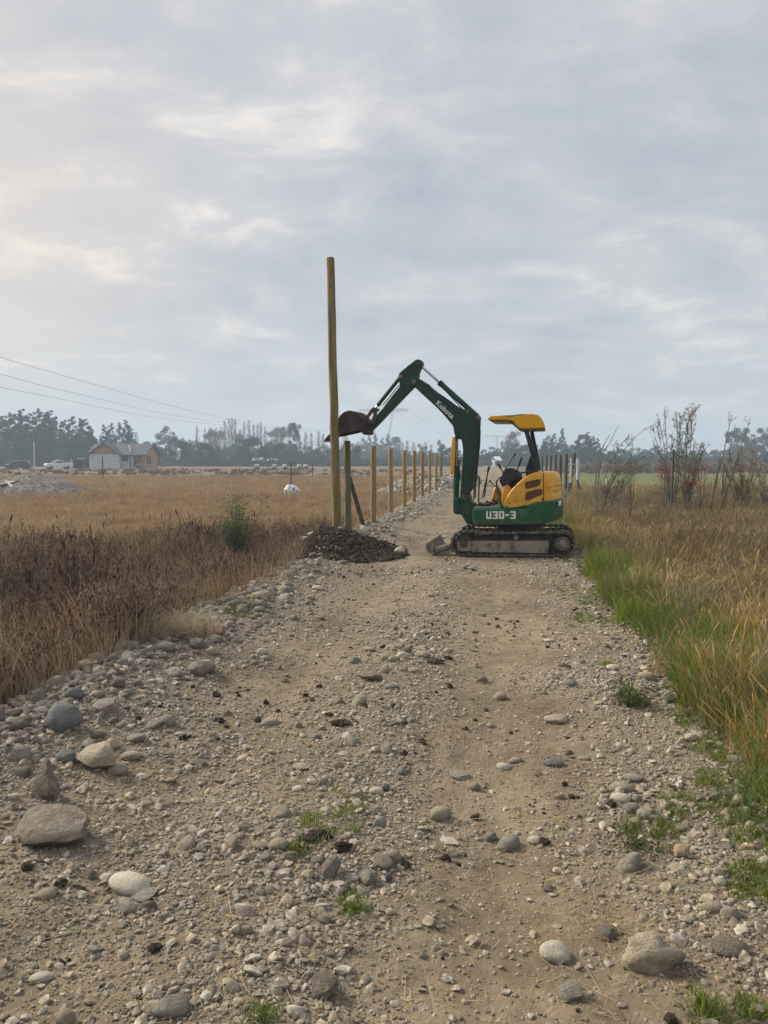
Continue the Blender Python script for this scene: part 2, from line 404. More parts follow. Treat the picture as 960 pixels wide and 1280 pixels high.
def rrot(n, flat=.35):
    return np.stack([RG.normal(0, flat, n), RG.normal(0, flat, n), RG.uniform(0, 6.28, n)], 1)
def place_xy(n, y0, y1, t0, t1, fn, power=1.0):
    """n candidates on the road strip, kept with probability fn"""
    u = RG.random(n); y = y0 * (y1 / y0) ** u if power == 0 else y0 + (y1 - y0) * u ** power
    t = RG.uniform(t0, t1, n); x = t + K * y
    k = RG.random(n) < fn(x, y); return x[k], y[k]
def pebbles(name, n, y0, y1, r0, r1, fn, key='pebble', t0=-3.3, t1=1.6, power=1.0, sink=.25, label=None):
    x, y = place_xy(n, y0, y1, t0, t1, fn, power)
    q = RG.random(len(x)) ** 2.2; s = r0 + (r1 - r0) * q
    z = H(x, y) + s * .45 * (1 - sink * 2)
    return scatter(name, key, np.stack([x, y, z], 1), rrot(len(x)), s)
g2 = lambda x, y: np.clip(grav(x, y) * 1.05, .10, 1)
g3 = lambda x, y: np.clip(grav(x, y) ** 1.5, .05, 1)
pebbles('fine_gravel', 120000, 1.7, 5.8, .0032, .010, g2, power=1.3)
pebbles('gravel', 62000, 1.7, 11, .007, .019, g2, power=1.4)
pebbles('coarse_gravel', 18000, 1.8, 26, .015, .036, g3, power=1.4)
pebbles('road_stones', 1500, 2.6, 40, .032, .062, lambda x, y: np.clip(grav(x, y) ** 3, 0, 1) * .8, key='cob', power=1.2)
# stone windrow along the left side of the road and the thinner one on the right
def bank(x, y):
    t = x - K * y; return np.exp(-((t + 2.75 - .12 * np.sin(y)) / .36) ** 2) * (0.5 + .6 * fbm(x, y, .8))
pebbles('bank_gravel', 34000, 2.6, 46, .014, .045, bank, t0=-3.9, t1=-1.7, power=1.5)
pebbles('small_bank_stones', 2600, 3.4, 8, .020, .044, bank, key='cob', t0=-3.7, t1=-2.0)
pebbles('bank_stones', 3800, 7.0, 52, .035, .09, bank, key='cob', t0=-3.8, t1=-1.9, power=1.2)
rb = lambda x, y: np.exp(-((x - K * y - 1.35) / .22) ** 2) * (.3 + .9 * fbm(x, y, 1.0))
pebbles('verge_gravel', 5500, 2.2, 14, .014, .040, rb, t0=.7, t1=2.0)
pebbles('verge_stones', 420, 5.2, 40, .03, .06, rb, key='cob', t0=.7, t1=2.0)
pebbles('earth_clods', 2600, 2.0, 16, .008, .03, lambda x, y: np.clip(fbm(x, y, 1.4) * 2.2 - .95, 0, 1), key='clod')

# single stones that can be picked out: (px, py of the foot, width px, height px, kind, colour, label)
SM = {'beige': mat('stone_beige', [(.31, .255, .18), (.42, .355, .262), (.51, .445, .34)], 2.2, .9, .022, 7, dirt=((.25, .195, .13), 2.5, .56, .6)),
      'grey': mat('stone_grey', [(.235, .21, .17), (.33, .295, .24), (.42, .38, .31)], 2.2, .9, .022, 7, dirt=((.22, .175, .125), 2.5, .56, .5)),
      'blue': mat('stone_blue_grey', [(.115, .128, .125), (.165, .18, .172), (.225, .235, .215)], 1.6, .85, .016, 7, dirt=((.24, .215, .17), 2.2, .57, .5)),
      'dark': mat('stone_dark', [(.18, .148, .112), (.26, .218, .17), (.35, .30, .24)], 2.4, .95, .035, 7, dirt=((.27, .23, .18), 3, .55, .5)),
      'pale': mat('stone_pale', [(.42, .37, .285), (.52, .47, .375), (.60, .555, .46)], 2.0, .85, .010, 9, dirt=((.33, .27, .2), 2.5, .60, .5)),
      'tan': mat('stone_tan', [(.40, .27, .17), (.50, .36, .24), (.55, .43, .31)], 2.0, .9, .010, 9)}
KIN = {'round': ((1, .85, .8), .10, 0), 'egg': ((1, .72, .66), .08, 0), 'flat': ((1, .9, .42), .16, .35), 'wedge': ((1, .8, .85), .2, 1.0),
       'rough': ((1, .9, .9), .22, .95), 'slab': ((1, .9, .6), .22, .8), 'bone': ((1, .62, .6), .30, 0)}
SL = [
 (71,916,48,40,'round','blue','large rounded blue-grey boulder standing on the left roadside'),
 (113,968,62,48,'wedge','beige','large pale wedge-shaped stone below the blue-grey boulder'),
 (50,1001,46,58,'slab','dark','rough upright brown lump of rock at the left edge'),
 (50,1063,108,50,'slab','dark','large dark flat-topped slab at the left picture edge'),
 (156,1122,58,24,'egg','pale','long smooth pale stone lying on bare earth above cracked pieces'),
 (552,1028,34,21,'egg','beige','oval beige stone alone in the middle of the road'),
 (638,1066,34,21,'egg','grey','oval grey stone on the road just right of the bare wheel track'),
 (697,1206,38,27,'round','pale','round whitish stone beside the bare wheel track at the bottom'),
 (822,1223,64,50,'bone','beige','largest beige stone at the bottom right, narrow waisted'),
 (719,1254,34,22,'slab','grey','angular grey stone below the round whitish one'),
 (698,906,36,13,'flat','beige','flat beige stone near the right side of the road'),
 (626,876,20,13,'round','beige','small pyramid-like beige stone in the middle distance of the road'),
 (464,853,36,16,'wedge','dark','brown wedge-shaped stone below the cluster of pale cobbles'),
 (347,1065,28,18,'round','beige','round beige stone beside a clump of dark clods left of centre'),
 (323,1063,22,12,'flat','beige','flat stone touching the round beige one left of centre'),
 (336,909,26,12,'egg','beige','oval beige stone alone left of the wheel track'),
 (42,868,32,17,'round','beige','pale round boulder where the bank meets the dry weeds, far left'),
 (89,877,26,19,'egg','blue','blue-green stone just above the large blue-grey boulder'),
 (79,955,28,21,'round','blue','small blue-grey cobble between wedge stone and left edge'),
 (151,834,17,14,'round','grey','grey round cobble at the right end of the bank heap'),
 (138,829,15,12,'round','blue','bluish round cobble touching the grey one on the bank heap'),
 (145,862,26,20,'slab','dark','dark angular block below the bank heap of cobbles'),
 (104,839,28,17,'flat','beige','broad flat beige stone on top of the bank heap'),
 (94,849,14,13,'round','pale','whitish cobble on the left of the bank heap'),
 (20,952,34,24,'rough','grey','rough grey stone on the far left beside the blue cobble'),
 (19,915,38,22,'rough','dark','dark earthy lump left of the large blue-grey boulder'),
 (207,909,24,18,'egg','grey','oval grey stone right of the blue-grey boulder'),
 (189,912,24,11,'flat','grey','flat grey stone leaning against the oval one'),
 (160,953,30,14,'egg','beige','smooth oval stone right of the wedge stone, upper one'),
 (144,971,28,15,'egg','beige','smooth oval stone right of the wedge stone, lower one'),
 (137,937,20,16,'round','tan','brownish round cobble behind the wedge stone'),
 (166,930,28,12,'flat','grey','flat grey stone with white edge behind the oval stones'),
 (254,846,46,28,'rough','grey','mottled grey lump of old concrete among the cobbles'),
 (244,843,22,12,'egg','pale','pale oval cobble leaning on the mottled grey lump'),
 (264,820,20,13,'egg','beige','beige cobble above the mottled grey lump'),
 (234,798,14,12,'round','grey','round grey cobble near the tuft of straw'),
 (327,819,17,12,'egg','pale','pale tilted cobble left of the road centre'),
 (331,826,16,8,'egg','beige','beige cobble directly below the pale tilted one'),
 (503,825,19,14,'egg','pale','whitest oval cobble in the cluster in mid road'),
 (483,826,18,11,'egg','beige','beige oval cobble at the left of the mid-road cluster'),
 (500,812,18,13,'wedge','grey','grey pointed cobble at the top of the mid-road cluster'),
 (528,823,22,12,'egg','beige','brown-beige cobble at the right of the mid-road cluster'),
 (527,813,22,8,'flat','beige','flat cobble behind the mid-road cluster'),
 (482,842,14,15,'round','beige','round cobble at the foot of the mid-road cluster'),
 (461,815,20,7,'egg','beige','long low cobble left of the mid-road cluster'),
 (559,816,10,8,'round','pale','small pale round cobble right of the mid-road cluster'),
 (519,882,11,8,'round','pale','small white round cobble below the mid-road cluster'),
 (489,862,20,9,'flat','grey','flat grey cobble below the brown wedge stone'),
 (518,842,20,9,'egg','beige','beige oval cobble below the white one of the cluster'),
 (780,992,31,14,'egg','beige','largest of the pale oval cobbles in the right roadside row'),
 (794,979,28,9,'egg','grey','long grey cobble on top of the right roadside row'),
 (779,1005,26,13,'egg','pale','pale oval cobble third down in the right roadside row'),
 (798,1004,14,12,'round','grey','small round cobble beside the third of the right row'),
 (792,1018,22,15,'round','grey','grey round cobble lower in the right roadside row'),
 (815,1024,24,17,'wedge','beige','beige angular cobble beside the green weeds on the right'),
 (796,1036,20,15,'round','beige','lowest round cobble of the right roadside row'),
 (928,1012,26,21,'wedge','beige','beige angular stone in the grass at the right edge'),
 (896,1006,18,22,'rough','grey','grey upright stone in the grass left of the angular one'),
 (929,958,30,13,'egg','grey','smooth grey stone at the edge of the tall grass'),
 (854,1074,22,20,'wedge','tan','orange-beige angular cobble beside the dry twigs'),
 (896,1145,28,16,'egg','beige','beige oval cobble amid gravel at the right'),
 (917,1151,22,16,'round','beige','round cobble just right of the beige oval one'),
 (867,928,20,12,'egg','pale','pale cobble at the foot of the tall grass on the right'),
 (694,960,28,12,'egg','blue','blue-grey flattish cobble right of centre'),
 (646,955,19,9,'egg','beige','small beige cobble right of a pale one in the road'),
 (630,963,19,10,'round','pale','pale cobble on the road above the wheel track'),
 (575,975,32,9,'flat','grey','long flat grey stone level with the road surface'),
 (594,989,16,12,'round','beige','small round beige cobble above the oval beige stone'),
 (564,1059,27,11,'wedge','pale','pale flat-sided stone sunk at the head of the wheel track'),
 (614,1053,18,14,'round','grey','round brownish cobble touching the oval grey stone'),
 (670,1057,20,11,'egg','pale','small pale cobble right of the oval grey stone'),
 (492,1079,22,18,'round','beige','round beige cobble left of the wheel track'),
 (486,1103,10,14,'round','blue','small blue-grey cobble left of the wheel track'),
 (762,1178,32,18,'flat','dark','flat brown stone next to the straw at the right'),
 (922,1199,44,17,'flat','dark','dark flat flake of stone in gravel near the right edge'),
 (870,1262,15,17,'round','beige','round cobble below the bone-shaped stone'),
 (405,1255,48,34,'rough','dark','large dark earthy clod at the bottom left of centre'),
 (208,1280,46,26,'slab','grey','angular grey stone at the bottom of the picture'),
 (78,1286,24,24,'round','beige','round stone at the bottom left picture edge'),
 (404,983,14,13,'round','beige','nearly spherical small stone left of centre'),
 (376,964,28,8,'flat','beige','thin flat stone left of centre, above the straw'),
 (470,995,20,10,'egg','pale','pale cobble left of the road centre, half sunk'),
 (159,1146,26,15,'slab','grey','left piece of the cracked stone beneath the long pale one'),
 (182,1142,26,14,'slab','dark','right piece of the cracked stone beneath the long pale one'),
 (176,1128,36,8,'flat','grey','upper flake of the cracked stone beneath the long pale one'),
 (53,1126,28,13,'flat','beige','flat beige stone on earth right of the left edge'),
 (46,1232,28,11,'egg','pale','pale flat cobble low in the left corner'),
 (305,1170,20,12,'egg','beige','pale oval cobble in gravel left of the centre line'),
 (404,1156,22,14,'wedge','beige','angular beige stone below the dark clods'),
 (377,714,17,11,'egg','grey','grey cobble in front of the dark soil heap'),
 (350,738,15,9,'egg','beige','beige cobble on the bank beyond the straw tuft'),
 (397,738,18,8,'egg','pale','pale cobble on the bank below the dark soil heap'),
 (700,1000,14,9,'egg','beige','small beige cobble above the right wheel track, half buried'),
 (686,803,17,6,'flat','pale','thin pale stone on the far right side of the road'),
 (770,838,22,10,'egg','pale','pale cobble beside the weed tuft on the right'),
 (812,852,24,14,'egg','beige','beige cobble on the low ridge at the right grass edge'),
 (840,880,20,14,'wedge','grey','angular grey cobble in the pile by the right grass edge'),
]
stone_xy = []
for i, (px, py, w, hh, kd, colr, lab) in enumerate(SL):
    p = G(px, py); d = (p - cam.location).length; a = w / F * d / 2 * .86
    sq, rg, ang = KIN[kd]; me = rock('stone', 200 + i, 3, (1, sq[1], 1), rg, SM[colr], ang, fs=(.8 if kd == 'rough' else 1.3))
    hz2 = hh / F * d / 2 * .92
    o = link('stone' if hz2 > .035 or a > .06 else 'cobble', me)
    zs = max(.25 * a, hz2 * .92); o.scale = (a, a * .9, zs)
    o.rotation_euler = (random.uniform(-.12, .12), random.uniform(-.15, .15), random.uniform(-.5, .5))
    o.location = (p.x, p.y + a * .75, h(p.x, p.y + a * .75) + zs * .48)
    tag(o, lab, 'stone', 'picked-out stones on and beside the road'); stone_xy.append((p.x, p.y + a * .7, a))

# the other larger cobbles in the near part of both banks, one object each
cob_me = [rock('cobble', 600 + i, 3, (1, .8, .68), .16, None, angular=(.8 if i % 3 else 0.0)) for i in range(9)]
for i, me in enumerate(cob_me): me.materials.append(m_cob); me['ang'] = int(i % 3 != 0)
def cobbles(n, y0, y1, tc_, tw, r0, r1, lab, grp):
    k = 0; tries = 0
    while k < n and tries < 6000:
        tries += 1
        y = y0 + (y1 - y0) * random.random() ** 1.25; t = random.gauss(tc_, tw); x = t + K * y
        r = r0 + (r1 - r0) * random.random() ** 2
        if any((x - a) ** 2 + (y - b) ** 2 < (r * .8 + c * .9) ** 2 for a, b, c in stone_xy): continue
        stone_xy.append((x, y, r)); k += 1
        o = link('cobble', cob_me[random.randrange(9)]); o.scale = (r, r * random.uniform(.75, 1), r * random.uniform(.75, 1.1))
        o.rotation_euler = (random.uniform(-.3, .3), random.uniform(-.3, .3), random.uniform(0, 6.28)); o.location = (x, y, h(x, y) + r * .12)
        sz = 'large' if r > r0 + (r1 - r0) * .45 else ('medium-sized' if r > r0 + (r1 - r0) * .15 else 'small')
        l2 = '%s %s cobble %s' % (sz, 'angular' if o.data['ang'] else 'rounded', lab(x, y)); tag(o, l2, 'cobble', l2.replace('cobble', 'cobbles'))
cobbles(175, 3.5, 8.8, -2.74, .28, .036, .108, lambda x, y: ('in the left bank beside the blue-grey boulder' if y < 4.8 else 'in the left bank heap beyond the blue-grey boulder' if y < 5.8 else 'in the left bank near the straw tufts' if y < 6.9 else 'in the left bank past the straw tufts'), '')
cobbles(34, 2.3, 6.5, 1.25, .2, .03, .06, lambda x, y: ('at the grass edge level with the bone-shaped stone' if y < 3.0 else 'at the grass edge beside the pale cobble row' if y < 4.3 else 'at the grass edge near the low weed tuft'), '')
cobbles(34, 2.4, 9.5, -1.0, .7, .025, .045, lambda x, y: ('in the road before the oval beige stone' if y < 3.4 else 'sunk in the road around its middle' if y < 5.6 else 'in the road near the cobble cluster') + (' left of the wheel track' if x - K * y < -.35 else ' by the wheel track'), '')

# ================================================================ GRASS AND WEEDS
def blades(name, n, hgt, spread, width, lean, m, seed, seg=4, curl=.5, head=None, hv=.35, c0=0, c1=1):
    """n ribbons growing from a patch; head=(length, width, share) adds seed heads"""
    r = np.random.default_rng(seed); V = []; Fq = []; C = []
    for i in range(n):
        a = r.uniform(0, 6.28); rad = spread * math.sqrt(r.random()); bx, by = rad * math.cos(a), rad * math.sin(a)
        hh = hgt * r.uniform(1 - hv, 1 + hv * .4); ld = r.uniform(0, 6.28) if r.random() < .6 else a
        ln = lean * r.uniform(.2, 1.3); w = width * r.uniform(.6, 1.3); wa = r.uniform(0, 3.14); cc = r.uniform(c0, c1)
        dx, dy = math.cos(ld), math.sin(ld); wx, wy = math.cos(wa), math.sin(wa); b0 = len(V)
        hd = head and r.random() < head[2]
        prof = [(k / seg, w * (1 - .85 * (k / seg) ** 1.5)) for k in range(seg + 1)]
        if hd:
            hl = head[0] / hh * r.uniform(.6, 1.3)
            prof = [(0, w), (.5, w * .8), (max(.55, 1 - hl), w * .6), (1 - hl * .6, head[1]), (1 - hl * .2, head[1] * .8), (1, w * .3)]
        for (f, ww) in prof:
            sh = hh * ln * (f ** (1 + curl * 2)); zz = hh * f * (1 - .25 * ln * f)
            x = bx + dx * sh; y = by + dy * sh
            V.append((x - wx * ww, y - wy * ww, zz)); V.append((x + wx * ww, y + wy * ww, zz))
            C += [(1.15 if hd and f > .6 else cc)] * 2
        for k in range(len(prof) - 1): q = b0 + 2 * k; Fq.append((q, q + 1, q + 3, q + 2))
    return npmesh(name, V, Fq, [m], {'tone': C})
def twigs(name, n, hgt, spread, m, seed, width=.0022, heads=6, hw=.006, hl=.05, split=4, hv=.35, hang=.35):
    """branching dead stems with clusters of seeds"""
    r = np.random.default_rng(seed); V = []; Fq = []; C = []
    def seg_(p, q, w, cc):
        wa = r.uniform(0, 3.14); u = np.array([math.cos(wa) * w, math.sin(wa) * w, 0]); b = len(V)
        V.extend([p - u, p + u, q + u * .7, q - u * .7]); C.extend([cc] * 4); Fq.append((b, b + 1, b + 2, b + 3))
    def head_(p, dr, w, l, cc):
        for _ in range(2):
            wa = r.uniform(0, 3.14); u = np.array([math.cos(wa) * w, math.sin(wa) * w, 0]); b = len(V)
            V.extend([p, p + dr * l * .45 + u, p + dr * l, p + dr * l * .45 - u]); C.extend([cc] * 4); Fq.append((b, b + 1, b + 2, b + 3))
    for i in range(n):
        a = r.uniform(0, 6.28); rad = spread * math.sqrt(r.random()); p = np.array([rad * math.cos(a), rad * math.sin(a), 0.0])
        hh = hgt * r.uniform(1 - hv, 1.12); d = np.array([r.normal(0, .13), r.normal(0, .13), 1.0]); cc = r.uniform(0, .7)
        q = p
        for k in range(split):
            nq = q + d * hh / split; seg_(q, nq, width * (1.3 - .7 * k / split), cc); q = nq
            d = d + np.array([r.normal(0, .10), r.normal(0, .10), 0])
            if k >= 1:
                for _ in range(r.integers(1, 3)):
                    e = d + np.array([r.normal(0, .5), r.normal(0, .5), -.1]); e /= np.linalg.norm(e)
                    L_ = hh * r.uniform(.1, .26); q2 = q + e * L_; seg_(q, q2, width * .6, cc)
                    for s in range(heads // 2): head_(q2 - e * L_ * r.uniform(0, .7), (e + r.normal(0, hang, 3)), hw * .7, hl * r.uniform(.3, .7), r.uniform(.7, 1.2))
        for s in range(heads): head_(q - d * r.uniform(0, .14) * hh, d * .5 + r.normal(0, .25, 3), hw, hl * r.uniform(.5, 1.2), r.uniform(.75, 1.2))
    return npmesh(name, V, Fq, [m], {'tone': C})

gm = lambda nme, cols, **k: mat(nme, cols, scale=3, rough=.75, spec=.2, attr='tone', trans=k.pop('trans', .3), **k)
m_green = gm('grass_green', [(.07, .12, .018), (.115, .18, .028), (.18, .235, .042), (.27, .27, .08)], rnd=.2)
m_gold = gm('grass_gold', [(.16, .15, .05), (.27, .21, .075), (.36, .255, .10), (.42, .31, .15)], rnd=.2)
m_straw = gm('grass_straw', [(.30, .22, .13), (.42, .32, .18), (.52, .41, .25)], rnd=.2)
m_pink = gm('grass_seed', [(.17, .15, .075), (.25, .205, .11), (.33, .27, .16), (.24, .175, .12)], rnd=.2)
m_tan = gm('grass_tan', [(.25, .175, .105), (.35, .25, .148), (.45, .335, .205)], rnd=.22)
m_dead = gm('weed_dead', [(.37, .27, .185), (.27, .19, .135), (.175, .118, .088), (.10, .063, .048)], rnd=.25)
m_dead2 = gm('weed_pale', [(.42, .315, .205), (.35, .26, .165), (.25, .18, .12)], rnd=.25)
m_spike = gm('weed_spike', [(.12, .07, .05), (.085, .042, .032), (.055, .027, .022)], rnd=.2)
m_leaf = gm('weed_leaf', [(.045, .075, .022), (.08, .115, .035), (.14, .16, .055)], rnd=.2)

protos('green', [blades('green_tuft', 80, .34, .16, .0032, .62, m_green, i, head=None) for i in range(4)])
protos('gold', [blades('gold_tuft', 95, .44, .19, .0021, .50, m_gold, 10 + i, head=(.08, .0042, .35), hv=.6) for i in range(4)])
protos('pink', [blades('seed_tuft', 44, .44, .22, .0022, .34, m_pink, 20 + i, head=(.10, .006, .7), hv=.5) for i in range(2)] +
               [twigs('seed_weed', 14, .46, .22, m_pink, 24 + i, heads=5, hw=.007) for i in range(2)])
protos('tan', [blades('tan_tuft', 46, .17, .22, .0042, .9, m_tan, 30 + i, hv=.6) for i in range(4)])
protos('straw', [blades('straw_tuft', 60, .34, .13, .003, .8, m_straw, 40 + i, curl=.8) for i in range(3)])
protos('litter', [blades('straw_litter', 7, .08, .06, .0013, 1.3, m_straw, 45 + i, curl=-.3, hv=.7) for i in range(4)])
protos('dead', [twigs('dead_weed', 15, .40, .25, m_dead, 50 + i, heads=5, hv=.55) for i in range(4)] +
               [twigs('pale_weed', 14, .38, .22, m_dead2, 56 + i, heads=4, hv=.5) for i in range(2)])
protos('reed', [blades('pale_stems', 45, .42, .22, .0024, .4, m_dead2, 60 + i) for i in range(3)])
protos('spike', [blades('spike_weed', 3, .62, .14, .0028, .2, m_spike, 70 + i, head=(.12, .0075, 1.0), hv=.5) for i in range(4)])
protos('short_green', [blades('short_green', 34, .075, .07, .0028, .9, m_green, 80 + i) for i in range(3)])

def veg(name, key, n, y0, y1, fn, s0=.75, s1=1.25, power=1.5, side=1, tilt=.12, xmarg=1.6):
    """clumps anywhere beyond the road edge on one side; fn gives the share kept"""
    u = RG.random(n); y = y0 + (y1 - y0) * u ** power
    lim = .60 * y + xmarg + .6; edge = (1.25 + K * y) if side > 0 else -(K * y - 2.75)
    if side > 0: x = edge + (lim - edge) * RG.random(n)
    else: x = -(edge - 0) - (lim - edge) * RG.random(n)
    w = np.clip(np.abs(lim - edge) / max(.1, float(np.max(np.abs(lim - edge)))), 0, 1)
    t = x - K * y; k = RG.random(n) < fn(x, y, t) * (w ** .5 if power > 1.2 else 1)
    x, y = x[k], y[k]; s = RG.uniform(s0, s1, len(x)) * (.35 + 1.3 * fbm(x + 7, y, .9))
    rot = np.stack([RG.normal(0, tilt, len(x)), RG.normal(0, tilt, len(x)), RG.uniform(0, 6.28, len(x))], 1)
    return scatter(name, key, np.stack([x, y, H(x, y) - .01], 1), rot, s)
sg = lambda a: 1 / (1 + np.exp(-a))
# right side: green fringe, then gold, then brownish seed heads
nb = lambda x, y: fbm(x, y, .45)
edg = lambda x, y, t: sg((t - 1.42 - .35 * ((y > 11.2) & (y < 14.3)) - .35 * (fbm(x, y, .8) - .5) * 2) * 14)
right_f = {
 'green_grass': ('green', 19000, 2.8, 40, lambda x, y, t: edg(x, y, t) * np.clip(sg((2.2 - t + (nb(x, y) - .5) * 1.1 + .02 * y) * 4) + .5 * sg((t - 2.2) * 3), 0, 1), .6, 1.15),
 'gold_grass': ('gold', 15000, 2.8, 40, lambda x, y, t: sg((t - 2.05 - (nb(x, y) - .5) * 1.1) * 4) * .9, .7, 1.2),
 'seed_grass': ('pink', 9500, 4.5, 30, lambda x, y, t: sg((t - 2.5) * 3) * np.clip(.12 + sg((y - 9.5 - (nb(x, y) - .5) * 8) * .7), 0, 1), .75, 1.2)}
for nme, (key, n, a, b, fn, s0, s1) in right_f.items(): veg(nme, key, n, a, b, fn, s0, s1)
veg('far_rough_grass', 'pink', 2500, 22, 34, lambda x, y, t: .55 * sg((t - 2.5) * 3) * sg((44 - y) * .25), .5, .8, power=1.0)
# left side: dead weed belt then short tan grass
wb = lambda x, y, t: sg((-t - 3.25 - .35 * (fbm(x, y, .9) - .5)) * 9) * sg((13.2 + .35 * (t + 4) - y + 5.5 * (nb(x, y) - .5)) * 1.2)
veg('dead_weeds', 'dead', 11500, 3.2, 17, wb, .75, 1.2, side=-1, power=1.25)
veg('pale_stems', 'reed', 7000, 3.2, 16, lambda x, y, t: wb(x, y, t) * np.clip((fbm(x + 40, y, 1.0) - .36) * 5 + .9 * sg((8.5 - y) * 1.2), 0, 1), .7, 1.15, side=-1)
veg('spiked_weeds', 'spike', 1900, 5.0, 16.5, lambda x, y, t: wb(x, y, t) * sg((-t - 3.8) * 4) * np.clip((fbm(x + 9, y, .7) - .4) * 4, 0.08, 1), .8, 1.5, side=-1)
veg('tall_stems', 'reed', 1500, 3.4, 14, lambda x, y, t: wb(x, y, t) * np.clip((fbm(x + 3, y, 1.3) - .5) * 6, 0, 1), 1.0, 1.7, side=-1)
veg('bank_weeds', 'dead', 1500, 13, 46, lambda x, y, t: np.exp(-((t + 4.0) / .8) ** 2), .45, .8, side=-1, power=1.1)
veg('tan_grass', 'tan', 30000, 9, 74, lambda x, y, t: sg((-t - 3.9) * 5) * sg((y - 11.0 - .35 * (t + 4)) * 1.2), .75, 1.7, side=-1, power=1.35, tilt=.05)
veg('field_weeds', 'dead', 6000, 16, 90, lambda x, y, t: sg((-t - 4.5) * 3) * np.clip((fbm(x * .3, y, .22) - .52) * 7, 0.02, 1), .3, .75, side=-1, power=1.1)

def patch(name, key, cx, cy, rx, ry, n, s0, s1, lab=None, cat=None, kind='stuff', tilt=.15):
    a = RG.uniform(0, 6.28, n); q = np.sqrt(RG.random(n)); x = cx + np.cos(a) * q * rx; y = cy + np.sin(a) * q * ry
    o = scatter(name, key, np.stack([x, y, H(x, y) - .005], 1), np.stack([RG.normal(0, tilt, n), RG.normal(0, tilt, n), RG.uniform(0, 6.28, n)], 1), RG.uniform(s0, s1, n))
    return o
SG = [(425,1030,.16,.16,11),(440,1000,.1,.1,5),(395,1050,.06,.1,4),(820,1035,.14,.10,22),(855,1010,.10,.12,10),(920,985,.22,.18,60),(945,1045,.12,.2,46),(950,1110,.1,.14,36),(920,940,.25,.2,60),
      (790,880,.10,.06,26),(760,832,.08,.12,10),(735,780,.2,.6,26),(720,740,.2,.8,34),(315,768,.3,.3,40),(322,752,.2,.3,26),(720,700,.3,.4,30),(745,720,.2,.5,22),(330,1272,.03,.03,5),
      (888,1270,.06,.05,10),(440,1140,.05,.08,5),(425,1125,.05,.05,4),(367,1062,.03,.03,4),(945,1265,.05,.05,12),(905,1020,.1,.1,16),(695,720,.3,.6,14),(860,900,.1,.15,12)]
P = []
for (px, py, rx, ry, n) in SG:
    c = G(px, py); a = RG.uniform(0, 6.28, n); q = np.sqrt(RG.random(n)); P += list(np.stack([c.x + np.cos(a) * q * rx, c.y + np.sin(a) * q * ry], 1))
P = np.array(P); n = len(P)
scatter('creeping_grass', 'short_green', np.stack([P[:, 0], P[:, 1], H(P[:, 0], P[:, 1])], 1), rrot(n, .25), RG.uniform(.25, .8, n))
# straw litter lying on the road
SLt = [(350,1015,.10,.10,14),(700,1160,.1,.12,8),(770,1160,.10,.10,40),(180,965,.15,.1,40),(375,860,.4,.3,30),(330,960,.3,.3,26),(180,805,.3,.3,26),(400,1230,.4,.2,26),(600,1150,.6,.5,30),(780,1100,.15,.3,26),(880,1210,.2,.2,26),(200,1180,.3,.3,20),(30,985,.1,.1,10),(225,775,.4,.5,26),(470,905,.6,.6,46),(700,1000,.5,.6,40),(120,1040,.3,.3,20)]
P = []
for (px, py, rx, ry, n) in SLt:
    c = G(px, py); a = RG.uniform(0, 6.28, n); q = np.sqrt(RG.random(n)); P += list(np.stack([c.x + np.cos(a) * q * rx, c.y + np.sin(a) * q * ry], 1))
for _ in range(2600):
    y = 1.8 + 9 * random.random() ** 1.5; x = random.uniform(-2.8, 1.5) + K * y; P.append((x, y))
P = np.array(P); n = len(P)
scatter('straw_litter', 'litter', np.stack([P[:, 0], P[:, 1], H(P[:, 0], P[:, 1]) + .008], 1), np.stack([RG.normal(0, .1, n), RG.normal(0, .1, n), RG.uniform(0, 6.28, n)], 1), np.stack([RG.uniform(.5, 1.2, n), RG.uniform(.5, 1.2, n), np.full(n, .06)], 1))
# straw tufts on the bank
c = G(172, 798)
for k, (px, py, s) in enumerate(((160, 800, 1.0), (232, 792, .7), (195, 800, .8), (255, 790, .45))):
    c = G(px, py); me = blades('straw_tuft', 170, .40 * s, .16, .0032, 1.1, m_straw, 400 + k, curl=.8)
    tag(link('straw_tuft', me, loc=(c.x, c.y, c.z - .01)), ['broad tuft of arching pale straw at the edge of the dark weeds', 'lower tuft of bleached straw right of the broad one on the bank', 'narrow straw tuft between the broad one and the bank cobbles', 'smallest flattened straw tuft on the stone bank'][k], 'grass tuft')
